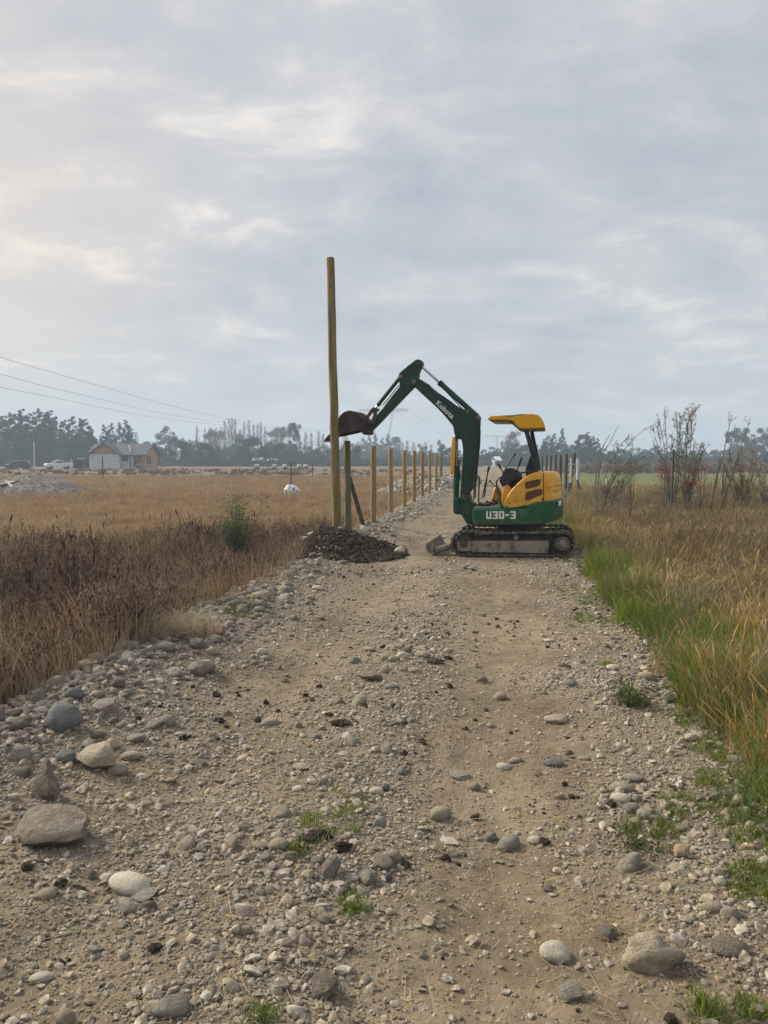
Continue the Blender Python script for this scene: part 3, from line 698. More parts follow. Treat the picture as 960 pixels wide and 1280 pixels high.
# short dead weeds at road side in grass and single plants
def plant(px, py, Y=None, hgt=.3, wid=.15, nst=10, m=m_leaf, lab='', cat='plant', name='weed', seed=1, lean=.4, leafn=30, leaf=.02, stem_m=None):
    c = G(px, py) if Y is None else Vector((atY(px, py, Y).x, Y, 0)); c.z = h(c.x, c.y)
    root = empty(name, c); tag(root, lab, cat)
    r = random.Random(seed); st = MB(); V = []; Fq = []; C = []
    for i in range(nst):
        a = r.uniform(0, 6.28); d = Vector((math.cos(a) * lean * r.random(), math.sin(a) * lean * r.random(), 1)); L_ = hgt * r.uniform(.6, 1.05)
        pts = [Vector((math.cos(a) * wid * .15, math.sin(a) * wid * .15, -.02))]
        for k in range(4): pts.append(pts[-1] + d * L_ / 4); d = d + Vector((r.gauss(0, .12), r.gauss(0, .12), 0))
        st.tube(pts, [.006 * hgt / .8, .005 * hgt / .8, .004 * hgt / .8, .003 * hgt / .8, .0015], 4)
        for q in range(leafn):
            f = r.uniform(.25, 1); k = min(3, int(f * 4)); p = pts[k].lerp(pts[k + 1], f * 4 - k)
            dr = Vector((r.gauss(0, 1), r.gauss(0, 1), r.gauss(.3, .6))).normalized(); p = p + dr * r.uniform(0, wid * .25)
            sd = dr.cross(Vector((r.gauss(0, 1), r.gauss(0, 1), r.gauss(0, 1)))).normalized(); s = leaf * r.uniform(.6, 1.3); b = len(V); cc = r.random()
            V += [p, p + dr * s + sd * s * .38, p + dr * s * 2, p + dr * s - sd * s * .38]; C += [cc] * 4; Fq.append((b, b + 1, b + 2, b + 3))
    st.build('stem', stem_m or M['twig'], root); link('leaf', npmesh('leaf', V, Fq, [m], {'tone': C}), root)
    root.children[-1]['kind'] = 'stuff'
    return root
M = {}
M['twig'] = mat('twig', [(.09, .078, .06), (.16, .14, .11), (.22, .20, .16)], 8, .9)
M['rustleaf'] = gm('rust_leaf', [(.28, .010, .014), (.42, .02, .03), (.20, .015, .018)])
M['palm'] = gm('twig_leaf', [(.13, .145, .085), (.20, .19, .12), (.11, .10, .07)])
plant(297, 714, hgt=1.22, wid=.45, nst=30, lab='leafy green bush with dry stems at its foot among the dead weeds', cat='bush', name='bush', seed=5, lean=.27, leafn=120, leaf=.022)
plant(786, 880, hgt=.16, wid=.2, nst=18, lab='low tuft of dark green weed with one tall dead stem, right of the road', name='weed', seed=6, lean=1.0, leafn=26, leaf=.014)
plant(805, 1058, hgt=.06, wid=.2, nst=16, lab='flat patch of leafy green weed beside the right row of cobbles', name='weed', seed=7, lean=2.2, leafn=20, leaf=.012)
plant(372, 1068, hgt=.06, wid=.1, nst=8, lab='tiny green weed beside dark clods, left of centre', name='weed', seed=8, lean=1.5, leafn=16, leaf=.010)

# ================================================================ POSTS AND HEAPS
m_post = mat('post_wood', [(.20, .13, .055), (.30, .205, .095), (.38, .27, .14)], 15, .85, .010, 40, stretch=(1, 1, .10), dirt=((.12, .090, .045), 8, .54, .7), rnd=.08)
m_postg = mat('post_green_wood', [(.10, .10, .058), (.17, .16, .095), (.25, .225, .145)], 15, .85, .010, 40, stretch=(1, 1, .10), rnd=.06)
m_pole = mat('pole_wood', [(.135, .10, .042), (.215, .165, .075), (.30, .235, .12)], 14, .85, .010, 40, stretch=(1, 1, .10), dirt=((.10, .060, .030), 8, .52, .75))
m_dark = mat('weathered_wood', [(.06, .05, .042), (.10, .085, .07), (.16, .14, .12)], 8, .9, .006, 30, stretch=(1, 1, .1))
m_end = mat('end_grain', [(.36, .28, .17), (.28, .21, .12)], 20, .9)
def log(name, p0, p1, r0, r1, m, lab, cat, grp=None, seed=1, n=14, knots=5, endcap=True):
    p0 = Vector(p0); p1 = Vector(p1); r = random.Random(seed); root = empty(name, p0); tag(root, lab, cat, grp)
    d = p1 - p0; N = 14; pts = []; rs = []
    for i in range(N + 1):
        f = i / N; pts.append(d * f + Vector((r.gauss(0, .004), r.gauss(0, .004), 0)) * (0 < i < N)); rs.append((r0 + (r1 - r0) * f) * r.uniform(.97, 1.03))
    rs.append(rs[-1] * .93); pts.append(pts[-1] + d.normalized() * .008)
    mb = MB(); mb.tube(pts, rs, n); mb.build('shaft', m, root, smooth='auto')
    if endcap:
        e = MB(); e.tube([pts[-1] + d.normalized() * -.002, pts[-1] + d.normalized() * .003], rs[-1] * .97, n); e.build('sawn_end', m_end, root)
    k = MB()
    for i in range(knots):
        f = r.uniform(.08, .92); a = r.uniform(3.2, 6.2); rr = r0 + (r1 - r0) * f; c = d * f + Vector((math.cos(a), math.sin(a), 0)) * rr
        k.tube([c - Vector((math.cos(a), math.sin(a), 0)) * .01, c + Vector((math.cos(a), math.sin(a), 0)) * .004], r.uniform(.010, .018), 8)
    if knots: k.build('knot', m_dark, root)
    return root
# tall pole and first posts, standing in the soil heap
Y0 = 13.25
pt = atY(413, 323, Y0 + .02); pb = atY(421, 665, Y0)
log('timber_pole', pb - (pt - pb).normalized() * .35, pt, .082, .070, m_pole, 'very tall round timber pole leaning slightly, upright in the dark soil heap', 'pole', seed=3, n=18, knots=14)
PX = [435, 466.8, 488.6, 505.6, 517.8, 528, 537, 545, 551]
FL = ['grey-green fence post in the soil heap right behind the tall pole', 'new orange-brown fence post, first one right of the soil heap', 'second orange-brown fence post right of the soil heap',
      'third orange-brown fence post right of the soil heap', 'fourth orange-brown fence post, in front of the pale stone heap', 'fifth orange-brown fence post, in front of the pale stone heap',
      'sixth fence post right of the soil heap, brownish and thin with distance', 'seventh fence post right of the soil heap, nearly hidden by the eighth', 'darkest fence post, last of the row before the excavator boom']
for i, px in enumerate(PX):
    Y = 14.0 + 3.0 * i; X = atY(px, 600, Y).x; zb = h(X, Y); zt = CAMH + .29 + (.02 if i % 3 == 1 else 0) - (.06 if i == 8 else 0) + (.06 if i == 0 else 0)
    log('fence_post', (X, Y, zb - .2), (X + random.uniform(-.02, .02), Y, zt), .069, .066, m_postg if i in (0, 8) else m_post, FL[i], 'fence post', 'new round fence posts along the left roadside', seed=20 + i, n=12, knots=4)
a = G(452, 661); a.z += .22
log('leaning_prop', (a.x + .03, a.y + 1.3, h(a.x, a.y + 1.3) - .1), atY(437, 597, 14.4), .05, .045, m_dark, 'dark slanting timber prop leaning behind the grey-green post', 'prop', seed=50, knots=0, endcap=False)

m_soil = mat('dug_soil', [(.040, .028, .018), (.085, .059, .038), (.14, .10, .068)], 7, 1, .06, 14, dirt=((.17, .135, .10), 4, .57, .7))
m_graypile = mat('grey_gravel', [(.16, .16, .155), (.26, .26, .25), (.36, .36, .345)], 14, .95, .06, 22)
m_palepile = mat('pale_rubble', [(.22, .205, .18), (.36, .34, .30), (.52, .50, .46)], 7, .95, .1, 12)
def heap(name, cx, cy, rx, ry, hh, m, lab, cat, seed=0, pw=1.5, rough=.15, n=56):
    r = np.linspace(0, 1.0, 26); a = np.linspace(0, 2 * np.pi, n, endpoint=False); R_, A = np.meshgrid(r, a, indexing='ij')
    def zf(x, y):
        q = np.sqrt(((x - cx) / rx) ** 2 + ((y - cy) / ry) ** 2); q = q * (1 + .30 * (fbm(x + seed * 13, y, .9 / rx * 1.3) - .5))
        b = np.clip(1 - q, 0, 1) ** (pw * .75); return H(x, y) - .03 + hh * 1.15 * b * (1 + rough * 2 * (fbm(x + seed, y, 3.2 / rx) - .5)) + .10 * hh * (fbm(x, y, 9 / rx) - .5) * (b > 0)
    X = cx + np.cos(A) * R_ * rx * 1.1; Y = cy + np.sin(A) * R_ * ry * 1.1
    q = np.sqrt(((X - cx) / rx) ** 2 + ((Y - cy) / ry) ** 2); Z = zf(X, Y); Z = np.where(R_ >= .99, H(X, Y) - .12, Z)
    i = np.arange(25)[:, None] * n + np.arange(n)[None, :]; j = np.arange(25)[:, None] * n + (np.arange(n)[None, :] + 1) % n
    Fq = np.stack([i, i + n, j + n, j], -1).reshape(-1, 4)
    o = link(name, npmesh(name, np.stack([X, Y, Z], -1).reshape(-1, 3), Fq, [m], smooth=True)); tag(o, lab, cat)
    return o, zf
def on_heap(name, key, parent, zf, cx, cy, rx, ry, n, s0, s1, spread=1.0):
    a = RG.uniform(0, 6.28, n); q = RG.random(n) ** .55 * spread; x = cx + np.cos(a) * q * rx; y = cy + np.sin(a) * q * ry
    s = s0 + (s1 - s0) * RG.random(n) ** 2.5
    z = np.maximum(zf(x, y), H(x, y)) + s * .15
    return scatter(name, key, np.stack([x, y, z], 1), np.stack([RG.normal(0, .5, n), RG.normal(0, .5, n), RG.uniform(0, 6.28, n)], 1), s, parent=parent)
so, szf = heap('soil_heap', -1.02, 12.8, 1.38, 1.6, .30, m_soil, 'fresh heap of dark dug-up soil and clods at the foot of the tall pole', 'soil heap', 1)
on_heap('clods', 'clod', so, szf, -.98, 12.7, 1.28, 1.55, 9000, .006, .060, 1.08)
on_heap('mixed_stones', 'pebble', so, szf, -.98, 12.7, 1.3, 1.6, 900, .012, .04, 1.05)
for (px, py, w, hh_, colr, lab) in ((452, 662, 20, 12, 'grey', 'biggest grey stone on top of the soil heap right of the posts'), (454, 672, 14, 9, 'grey', 'greenish-grey stone just below the biggest one on the heap'),
      (500, 683, 15, 10, 'pale', 'pale stone lying at the right foot of the soil heap'), (385, 676, 24, 12, 'grey', 'flat sandy stone on the left shoulder of the soil heap'), (371, 684, 16, 11, 'grey', 'grey stone at the left foot of the soil heap'), (397, 668, 24, 8, 'beige', 'beige slab behind the left shoulder of the soil heap'), (426, 668, 10, 7, 'grey', 'small grey stone at the foot of the tall pole')):
    Yq = {683: 12.6, 684: 12.6}.get(py, 13.1); p = atY(px, py, Yq); a = w / F * Yq / 2
    o = link('stone', rock('stone', py, 3, (1, .8, .9), .12, SM[colr])); o.scale = (a, a, hh_ / F * Yq / 2 * 1.1)
    o.location = (p.x, p.y, max(float(szf(p.x, p.y)), h(p.x, p.y)) + o.scale.z * .5); tag(o, lab, 'stone')
for (px, py, w) in ((392, 1060, 46), (426, 1069, 30), (543, 832, 24), (424, 910, 26), (495, 910, 14), (305, 730, 14), (560, 825, 14), (272, 905, 16)):
    p = G(px, py); d = p.y; a = w / F * d / 2; x, y = p.x, p.y
    o = link('earth_clod', rock('earth_clod', px, 3, (1, .8, .6), .45, m_clod, .5, 2.5)); o.scale = (a, a, a * .8); o.location = (x, y + a, h(x, y + a) + .1 * a)
    tag(o, {392: 'dark crumbly clod pile among gravel left of the wheel track', 426: 'smaller dark clod right of the crumbly pile', 543: 'dark clod right of the mid-road cobble cluster', 424: 'dark flat clod of earth left of the road centre', 495: 'small upright dark clod on the road', 305: 'dark clod at the edge of the weeds', 560: 'little brown clod beside the mid-road cluster', 272: 'dark clod on the bare earth right of the bank'}[px], 'clod')

cx, cy = atY(28, 600, 35.5).x, 36.5
go_, gzf = heap('gravel_heap', cx, cy, 3.0, 2.6, 1.0, m_graypile, 'broad heap of fine grey gravel in the field at the left edge', 'gravel heap', 4, .85, .04)
on_heap('gravel', 'pebble', go_, gzf, cx, cy, 2.9, 2.5, 5200, .015, .05, .98)
cx, cy = atY(526, 600, 37.5).x, 38.2
po_, pzf = heap('rubble_heap', cx, cy, 2.1, 2.6, 1.05, m_palepile, 'pale heap of river stones behind the row of fence posts', 'stone heap', 6, 1.2, .14)
on_heap('river_stones', 'cob', po_, pzf, cx, cy, 2.1, 2.6, 2200, .05, .16, 1.1)
cx2, cy2 = atY(572, 600, 47).x, 47
po2, pz2 = heap('rubble_heap', cx2, cy2, 2.3, 2.2, .75, m_palepile, 'lower pale stone heap further along, seen beside the excavator boom', 'stone heap', 8, 1.2, .14)
on_heap('river_stones', 'cob', po2, pz2, cx2, cy2, 2.3, 2.2, 900, .05, .16, 1.1)

m_white = mat('white_board', [(.62, .61, .58), (.78, .77, .74)], 6, .7)
m_plank = mat('plank', [(.34, .27, .19), (.46, .38, .28)], 5, .8, stretch=(.2, 1, 1))
def board(p, q, w, th, m, lab, name='board', cat='board'):
    p = Vector(p); q = Vector(q); d = q - p; o = MB().box((0, 0, 0), (d.length, w, th)).build(name, m, bevel=.004)
    o.location = (p + q) / 2; o.rotation_euler = d.to_track_quat('X', 'Z').to_euler(); return tag(o, lab, cat)
def gp(px, py, dz=0): g = G(px, py); g.z += dz; return g
g1 = atY(0, 607.5, 34.6); g2_ = atY(25, 601.5, 35.2); board(g1, g2_, .12, .10, m_dark, 'long dark beam lying on the left side of the gravel heap', 'beam', 'beam')
board(atY(8, 601, 34.2), atY(15, 608.5, 33.9), .13, .04, m_white, 'short white board propped across the dark beam', 'board')
board(atY(11, 603, 34.3), atY(17, 601.8, 34.6), .12, .04, m_white, 'small white board end beside the propped one', 'board')
g = G(90, 613); board(g + Vector((-.10, 0, .12)), g + Vector((.12, 0, .06)), .12, .08, m_plank, 'short light plank at the right foot of the gravel heap', 'plank', 'plank')
g = G(347, 617.5); board(g + Vector((-.16, 0, .08)), g + Vector((.16, 0, .10)), .3, .14, m_plank, 'pale block lying left of the white bag in the field', 'plank', 'plank')
g = G(378, 618.5); board(g + Vector((-.34, 0, .05)), g + Vector((.34, 0, .05)), .16, .09, m_plank, 'pale plank lying right of the white bag in the field', 'plank', 'plank')
# white and blue sack
m_sack = bpy.data.materials.new('sack'); m_sack.use_nodes = True; nt = m_sack.node_tree
tcs = nd(nt, 'ShaderNodeTexCoord'); vo = nd(nt, 'ShaderNodeTexNoise', Vector=tcs.outputs['Object'], Scale=4.2, Detail=1.0)
nt.links.new(mixc(nt, mth(nt, 'MULTIPLY', mth(nt, 'SUBTRACT', vo.outputs[0], .56), 30, clamp=True), (.78, .80, .82), (.12, .22, .34)), nt.nodes['Principled BSDF'].inputs['Base Color'])
g = G(364, 619); o = link('sack', rock('sack', 77, 4, (1, .7, 1), .16, m_sack, .25)); o.scale = (.40, .35, .30); o.location = (g.x, g.y + .2, g.z + .20); o.rotation_euler = (0, .16, .2)
tag(o, 'bulging white and blue printed sack lying in the tan field', 'sack')

# ================================================================ EXCAVATOR
YAW = math.radians(-12.5)
U = Vector((math.cos(YAW), math.sin(YAW), .022)).normalized(); V_ = Vector((-math.sin(YAW), math.cos(YAW), 0)); ZU = U.cross(V_).normalized()
RX = Matrix((U, V_, ZU)).transposed()
P0 = G(642, 697); ZG = P0.z
class Plane:
    def __init__(s, P, n): s.P = P; s.n = n
    def hit(s, px, py, off=0.0):
        d = ray(px, py); c = cam.location; P = s.P + s.n * off
        return c + d * ((P - c).dot(s.n) / d.dot(s.n))
BP = Plane(P0, V_)
def uw(px, py, v=0.0): q = BP.hit(px, py, v) - P0; return q.dot(U), q.dot(ZU)
def W3(u, v, w): return P0 + U * u + V_ * v + ZU * w
EX = empty('mini_excavator', W3(0, .775, 0), rot=RX.to_euler())
tag(EX, 'green and yellow mini excavator on rubber tracks, boom raised to the tall pole', 'excavator')
INV = (Matrix.Translation(EX.location) @ RX.to_4x4()).inverted()
def bx(mb, name, m, parent=EX, **k): return mb.build(name, m, parent, inv=INV, **k)
def prism(plane, pxs, o0, o1, face=None):
    q = [plane.hit(x, y, o0 if face is None else face) for x, y in pxs]
    base = o0 if face is None else face
    return [p + plane.n * (o0 - base) for p in q], [p + plane.n * (o1 - base) for p in q]
def part(name, plane, pxs, o0, o1, m, bevel=.008, face=None, parent=EX, **k):
    mb = MB(); mb.extr(*prism(plane, pxs, o0, o1, face)); return bx(mb, name, m, parent, bevel=bevel, **k)
def rod(name, pts, r, m, parent=EX, n=10, smooth='auto'):
    return bx(MB().tube(pts, r, n), name, m, parent, smooth=smooth)
def disc(mb, c, axis, r, th, n=20):
    mb.tube([c - axis * th / 2, c + axis * th / 2], r, n); return mb

dust = (.20, .155, .11)
G_ = mat('paint_green', [(.004, .075, .030), (.006, .092, .037), (.009, .108, .044)], 3, .42, .0015, 30, spec=.4, dirt=((.10, .10, .065), 4, .56, .45))
GD = mat('paint_green_dusty', [(.004, .048, .024), (.007, .062, .031), (.012, .074, .040)], 3, .55, .002, 30, spec=.3, dirt=((.10, .09, .065), 5, .54, .55))
GB = mat('paint_green_boom_shaded', [(.003, .036, .019), (.005, .046, .024), (.009, .056, .031)], 3, .5, .002, 30, spec=.35, dirt=((.085, .08, .055), 5, .57, .45))  # the body green, darkened for the shading on boom and arm
Y_ = mat('paint_yellow', [(.70, .33, .006), (.79, .395, .01), (.80, .41, .025)], 3, .4, .0012, 30, spec=.45, dirt=((.30, .19, .07), 5, .57, .5))
BK = mat('black_paint', [(.012, .013, .016), (.022, .023, .026), (.04, .04, .042)], 8, .5, .001, 40)
RB = mat('rubber', [(.035, .032, .028), (.07, .062, .052), (.13, .112, .088)], 9, .95, .004, 40, dirt=((.24, .195, .14), 7, .49, .8))
MD = mat('muddy_steel', [(.20, .17, .135), (.28, .24, .19), (.36, .315, .25)], 7, .85, .004, 30, dirt=((.07, .06, .05), 9, .52, .8))
ST = mat('worn_steel', [(.05, .043, .04), (.085, .068, .062), (.12, .095, .085)], 8, .7, .003, 30, metal=.25, dirt=((.11, .06, .045), 6, .54, .6))
LG = mat('grey_steel', [(.10, .10, .10), (.16, .155, .15), (.22, .21, .20)], 10, .6, .002, 40, metal=.3)
CH = mat('chrome_rod', [(.35, .35, .37), (.5, .5, .52)], 10, .22, metal=.9)
NV = mat('seat_vinyl', [(.010, .013, .022), (.016, .020, .032), (.025, .03, .045)], 12, .55, .001, 60)
FL_ = mat('floor_mat', [(.13, .125, .115), (.19, .18, .165)], 12, .85, .002, 60)
WH = mat('white_lettering', [(.72, .74, .72), (.80, .82, .80)], 9, .6)
VM = mat('vent_mesh', [(.07, .035, .012), (.12, .062, .02), (.17, .09, .03)], 60, .8, .003, 90)
# worn canopy paint
CN = mat('canopy_yellow', [(.70, .33, .006), (.80, .40, .012)], 3, .45, .002, 30)
ntc = CN.node_tree; bs = ntc.nodes['Principled BSDF']; src = bs.inputs['Base Color'].links[0].from_socket
tcc = nd(ntc, 'ShaderNodeTexCoord'); spx = nd(ntc, 'ShaderNodeSeparateXYZ', Vector=tcc.outputs['Object'])
uc0 = uw(641, 520, .1)[0]; wc0 = uw(641, 522.5, .1)[1]
mk = mth(ntc, 'MULTIPLY', mth(ntc, 'SUBTRACT', 1.0, mth(ntc, 'DIVIDE', mth(ntc, 'ABSOLUTE', mth(ntc, 'SUBTRACT', spx.outputs[0], uc0)), .27), clamp=True), mth(ntc, 'MULTIPLY', mth(ntc, 'SUBTRACT', spx.outputs[2], wc0), 14.0, clamp=True))
nz = nd(ntc, 'ShaderNodeTexNoise', Vector=tcc.outputs['Object'], Scale=7.0, Detail=6.0).outputs[0]
mk = mth(ntc, 'MULTIPLY', mth(ntc, 'SUBTRACT', mth(ntc, 'ADD', mk, mth(ntc, 'MULTIPLY', nz, .8)), .60), 5.0, clamp=True)
ntc.links.new(mixc(ntc, mk, src, (.20, .19, .085)), bs.inputs['Base Color'])

def mud_on(m, z0, z1, col=(.17, .135, .095), k=.75):
    """dried splashes, thickest near the tracks"""
    n = m.node_tree; b = n.nodes['Principled BSDF']; sc_ = b.inputs['Base Color'].links[0].from_socket
    t = nd(n, 'ShaderNodeTexCoord'); sp = nd(n, 'ShaderNodeSeparateXYZ', Vector=t.outputs['Object'])
    g = mth(n, 'DIVIDE', mth(n, 'SUBTRACT', z1, sp.outputs[2]), z1 - z0, clamp=True)
    a = nd(n, 'ShaderNodeTexNoise', Vector=t.outputs['Object'], Scale=11.0, Detail=8.0, Roughness=.7).outputs[0]
    f = mth(n, 'MULTIPLY', mth(n, 'MULTIPLY', mth(n, 'SUBTRACT', mth(n, 'ADD', a, mth(n, 'MULTIPLY', g, .22)), .60), 7.0, clamp=True), k)
    n.links.new(mixc(n, f, sc_, col), b.inputs['Base Color'])
    n.links.new(mth(n, 'ADD', .38, mth(n, 'MULTIPLY', f, .6)), b.inputs['Roughness'])
mud_on(G_, .45, .85, k=.5); mud_on(Y_, .6, 1.5, (.30, .22, .11), .6); mud_on(BK, .2, 1.4, (.12, .10, .075), .7)
# ---- tracks
def track(v0, v1):
    uL = uw(562, 680, 0)[0]; uR = uw(721.5, 680, 0)[0]; Wt = uw(642, 664.3, 0)[1]; R = Wt / 2 - .012
    uc1, uc2 = uL + R + .02, uR - R - .02; path = []
    L_ = uc2 - uc1; ns = 34
    for i in range(ns): f = i / ns; path.append((uc1 + L_ * f, .022, 0, -1))
    for i in range(16): a = -math.pi / 2 + math.pi * i / 16; path.append((uc2 + R * math.cos(a), .022 + R + R * math.sin(a), math.cos(a), math.sin(a)))
    for i in range(ns): f = i / ns; path.append((uc2 - L_ * f, .022 + 2 * R - .014 * math.sin(math.pi * f) ** 2, 0, 1))
    for i in range(16): a = math.pi / 2 + math.pi * i / 16; path.append((uc1 + R * math.cos(a), .022 + R + R * math.sin(a), math.cos(a), math.sin(a)))
    n = len(path); mb = MB(); vs = []
    for (u, w, nu, nw) in path:
        for (o, v) in ((0, v0), (0, v1), (-.028, v1), (-.028, v0)): vs.append(W3(u + nu * o, v, w + nw * o))
    fs = [(4 * i + j, 4 * i + (j + 1) % 4, 4 * ((i + 1) % n) + (j + 1) % 4, 4 * ((i + 1) % n) + j) for i in range(n) for j in range(4)]
    mb.add(vs, fs); belt = bx(mb, 'track', RB, EX, smooth='auto')
    # lugs and inner guides, evenly spaced along the belt
    pts = np.array([(p[0], p[1]) for p in path] + [path[0][:2]]); seg = np.hypot(*(pts[1:] - pts[:-1]).T); cs = np.concatenate([[0], np.cumsum(seg)])
    lug = MB(); gd = MB(); nl = 46
    for k in range(nl):
        s = cs[-1] * k / nl; i = min(n - 1, int(np.searchsorted(cs, s, 'right') - 1)); f = (s - cs[i]) / seg[i]
        a = path[i]; b = path[(i + 1) % n]; u = a[0] + (b[0] - a[0]) * f; w = a[1] + (b[1] - a[1]) * f; nu, nw = a[2] + (b[2] - a[2]) * f, a[3] + (b[3] - a[3]) * f
        q = math.hypot(nu, nw); nu, nw = nu / q, nw / q; tu, tw = -nw, nu
        def blk(m_, o0, o1, hw0, hw1, va, vb):
            A = [W3(u + nu * o + tu * s_, va, w + nw * o + tw * s_) for o, s_ in ((o0, -hw0), (o0, hw0), (o1, hw1), (o1, -hw1))]
            m_.extr(A, [p + V_ * (vb - va) for p in A])
        blk(lug, -.004, .015, .030, .020, v0 + (.012 if k % 2 else .03), v0 + .165); blk(lug, -.004, .015, .030, .020, v0 + .185, v1 - (.03 if k % 2 else .012))
        blk(gd, -.028, -.052, .018, .010, v0 + .09, v0 + .12); blk(gd, -.028, -.052, .018, .010, v1 - .12, v1 - .09)
    bx(lug, 'tread_lug', RB, belt, smooth=False)['kind'] = 'stuff'; bx(gd, 'inner_guide', RB, belt)['kind'] = 'stuff'
    zc = .022 + R; vm = (v0 + v1) / 2
    near = v0 < .5; va, vb = v0 + .03, v1 - .04
    # side frame with stepped front end
    u0, wt = uw(571, 677.3, 0); u1 = uw(686, 677, 0)[0]; wb = .085; um = uw(589, 680, 0)[0]
    fr = MB(); A = [W3(um + .01, va, wb), W3(u1 - .04, va, wb - .02), W3(u1, va, wb + .03), W3(u1, va, .272), W3(um + .01, va, .272)]
    fr.extr(A, [p + V_ * (vb - va) for p in A]); bx(fr, 'track_frame', MD, belt, bevel=.01)
    fr = MB(); A = [W3(u0, va + .02, wb + .01), W3(um, va + .02, wb + .01), W3(um, va + .02, .262), W3(u0, va + .02, .262)]
    fr.extr(A, [p + V_ * (vb - va - .04) for p in A]); bx(fr, 'idler_yoke', MD, belt, bevel=.008)
    fr = MB()
    for (a, b) in ((uw(640, 680)[0], uw(642, 680)[0]), (uw(655, 680)[0], uw(656.5, 680)[0])): fr.box(W3((a + b) / 2, va - .003, .18), (b - a, .012, .16), RX)
    bx(fr, 'frame_rib', MD, belt)
    for px in (612, 592): bx(disc(MB(), W3(uw(px, 681)[0], va, .205), V_, .020 if px > 600 else .012, .012, 14), 'bolt_hole', BK, belt, smooth='auto')
    for px in (600, 625, 650, 675): bx(disc(MB(), W3(uw(px, 681)[0], vm, .098), V_, .048, (v1 - v0) * .72, 16), 'bottom_roller', ST, belt, smooth='auto')
    bx(disc(MB(), W3(uw(645, 672)[0], vm - .03, .325), V_, .040, (v1 - v0) * .7, 16), 'top_roller', LG, belt, smooth='auto')
    idl = MB(); disc(idl, W3(uc1, vm, zc), V_, R - .05, .16, 26); disc(idl, W3(uc1, vm, zc), V_, .07, .24, 16); bx(idl, 'idler', ST, belt, smooth='auto')
    sp = MB(); c = W3(uc2, vm, zc); disc(sp, c, V_, R - .062, .05, 30)
    for k in range(15):
        a = 2 * math.pi * k / 15; d = U * math.cos(a) + ZU * math.sin(a); t = -U * math.sin(a) + ZU * math.cos(a); q = c + d * (R - .075) - V_ * .02
        A = [q - t * .022, q + t * .022, q + t * .010 + d * .045, q - t * .010 + d * .045]; sp.extr(A, [p + V_ * .04 for p in A])
    bx(sp, 'sprocket', ST, belt)
    ip = MB(); A = [W3(uc1, v1 - .09, .06), W3(uc2, v1 - .09, .06), W3(uc2 + .13, v1 - .09, zc), W3(uc2, v1 - .09, .355), W3(uc1, v1 - .09, .355), W3(uc1 - .13, v1 - .09, zc)]; ip.extr(A, [p + V_ * .03 for p in A]); bx(ip, 'gap_shade_plate', BK, belt)  # added plate, black for the shade in the gap inside the belt
    hb_ = MB(); disc(hb_, W3(uc2, va + .03, zc), V_, .115, .10, 26); bx(hb_, 'drive_motor', LG, belt, bevel=.01)
    hb_ = MB(); disc(hb_, W3(uc2 + .0, va - .022, zc), V_, .06, .02, 20); bx(hb_, 'motor_cap', MD, belt, bevel=.006)
    hb_ = MB()
    for k in range(9):
        a = 2 * math.pi * k / 9; disc(hb_, W3(uc2 + .09 * math.cos(a), va - .022, zc + .09 * math.sin(a)), V_, .010, .012, 8)
    bx(hb_, 'motor_bolts', ST, belt)
track(0.0, .30); track(1.25, 1.55)
und = MB(); ua, ub = uw(600, 670)[0], uw(690, 670)[0]
und.box(W3((ua + ub) / 2, .775, .27), (ub - ua - .25, .98, .20), RX); bx(und, 'undercarriage_frame', ST, bevel=.02)
cs_ = W3(uw(646, 660)[0] + .02, .775, .42); bx(disc(MB(), cs_, ZU, .40, .12, 36), 'slewing_ring', BK, smooth='auto')

# ---- blade
bl = MB(); ub0 = uw(543, 684)[0]
prof = [(535, 691.5), (531.5, 684.5), (532.5, 679.5), (535.5, 678), (538, 684), (541, 690.5), (544, 692.5)]
bl.extr(*prism(BP, prof, 0.02, 1.53)); bx(bl, 'dozer_blade', MD, bevel=.006)
for o in (0.02,):
    part('blade_bracket', BP, [(531.5, 682), (532.5, 679), (536, 677.6), (540.5, 679.6), (541.8, 684), (541, 691), (536, 691)], o, o + .05, MD, face=.02)
    bx(disc(MB(), BP.hit(536.5, 682, .02) + V_ * (o - .03), V_, .034, .05, 14), 'blade_pin_hole', LG, smooth='auto')
    bx(disc(MB(), BP.hit(556.2, 672.0, 1.45) - V_ * .02, V_, .030, .05, 14), 'blade_pin_hole', WH, smooth='auto')  # white disc in place of the bright hole at the blade's far end
    rod('blade_arm', [BP.hit(543, 689, .15) + V_ * o, BP.hit(566, 682.5, .15) + V_ * (o + .18)], .055, MD, n=12)

# ---- lower body: plan outline with the round tail, lofted between rings
def plan(ufront, inset=0.0, n=26, e=2.5, uclip=None):
    uS = uw(662, 640, .03)[0]; uT = uw(704, 640, .775)[0] - inset; b = .745 - inset; pts = []
    u_start = ufront + inset if uclip is None else uclip
    tail = []
    for i in range(n + 1):
        a = -math.pi / 2 + math.pi * i / n; cu = abs(math.cos(a)) ** (2 / e); sv_ = math.copysign(abs(math.sin(a)) ** (2 / e), math.sin(a))
        tail.append((uS + (uT - uS) * cu, .775 + b * sv_))
    if uclip is None:
        pts = [(u_start, .775 + b - .1), (u_start, .775 - b + .10), (u_start + .03, .775 - b + .03), (u_start + .10, .775 - b)] + tail + [(u_start + .1, .775 + b), (u_start + .03, .775 + b - .03)]
    else:
        t2 = [p for p in tail if p[0] > uclip]
        pts = [(uclip, t2[-1][1]), (uclip, t2[0][1])] + t2
    return pts
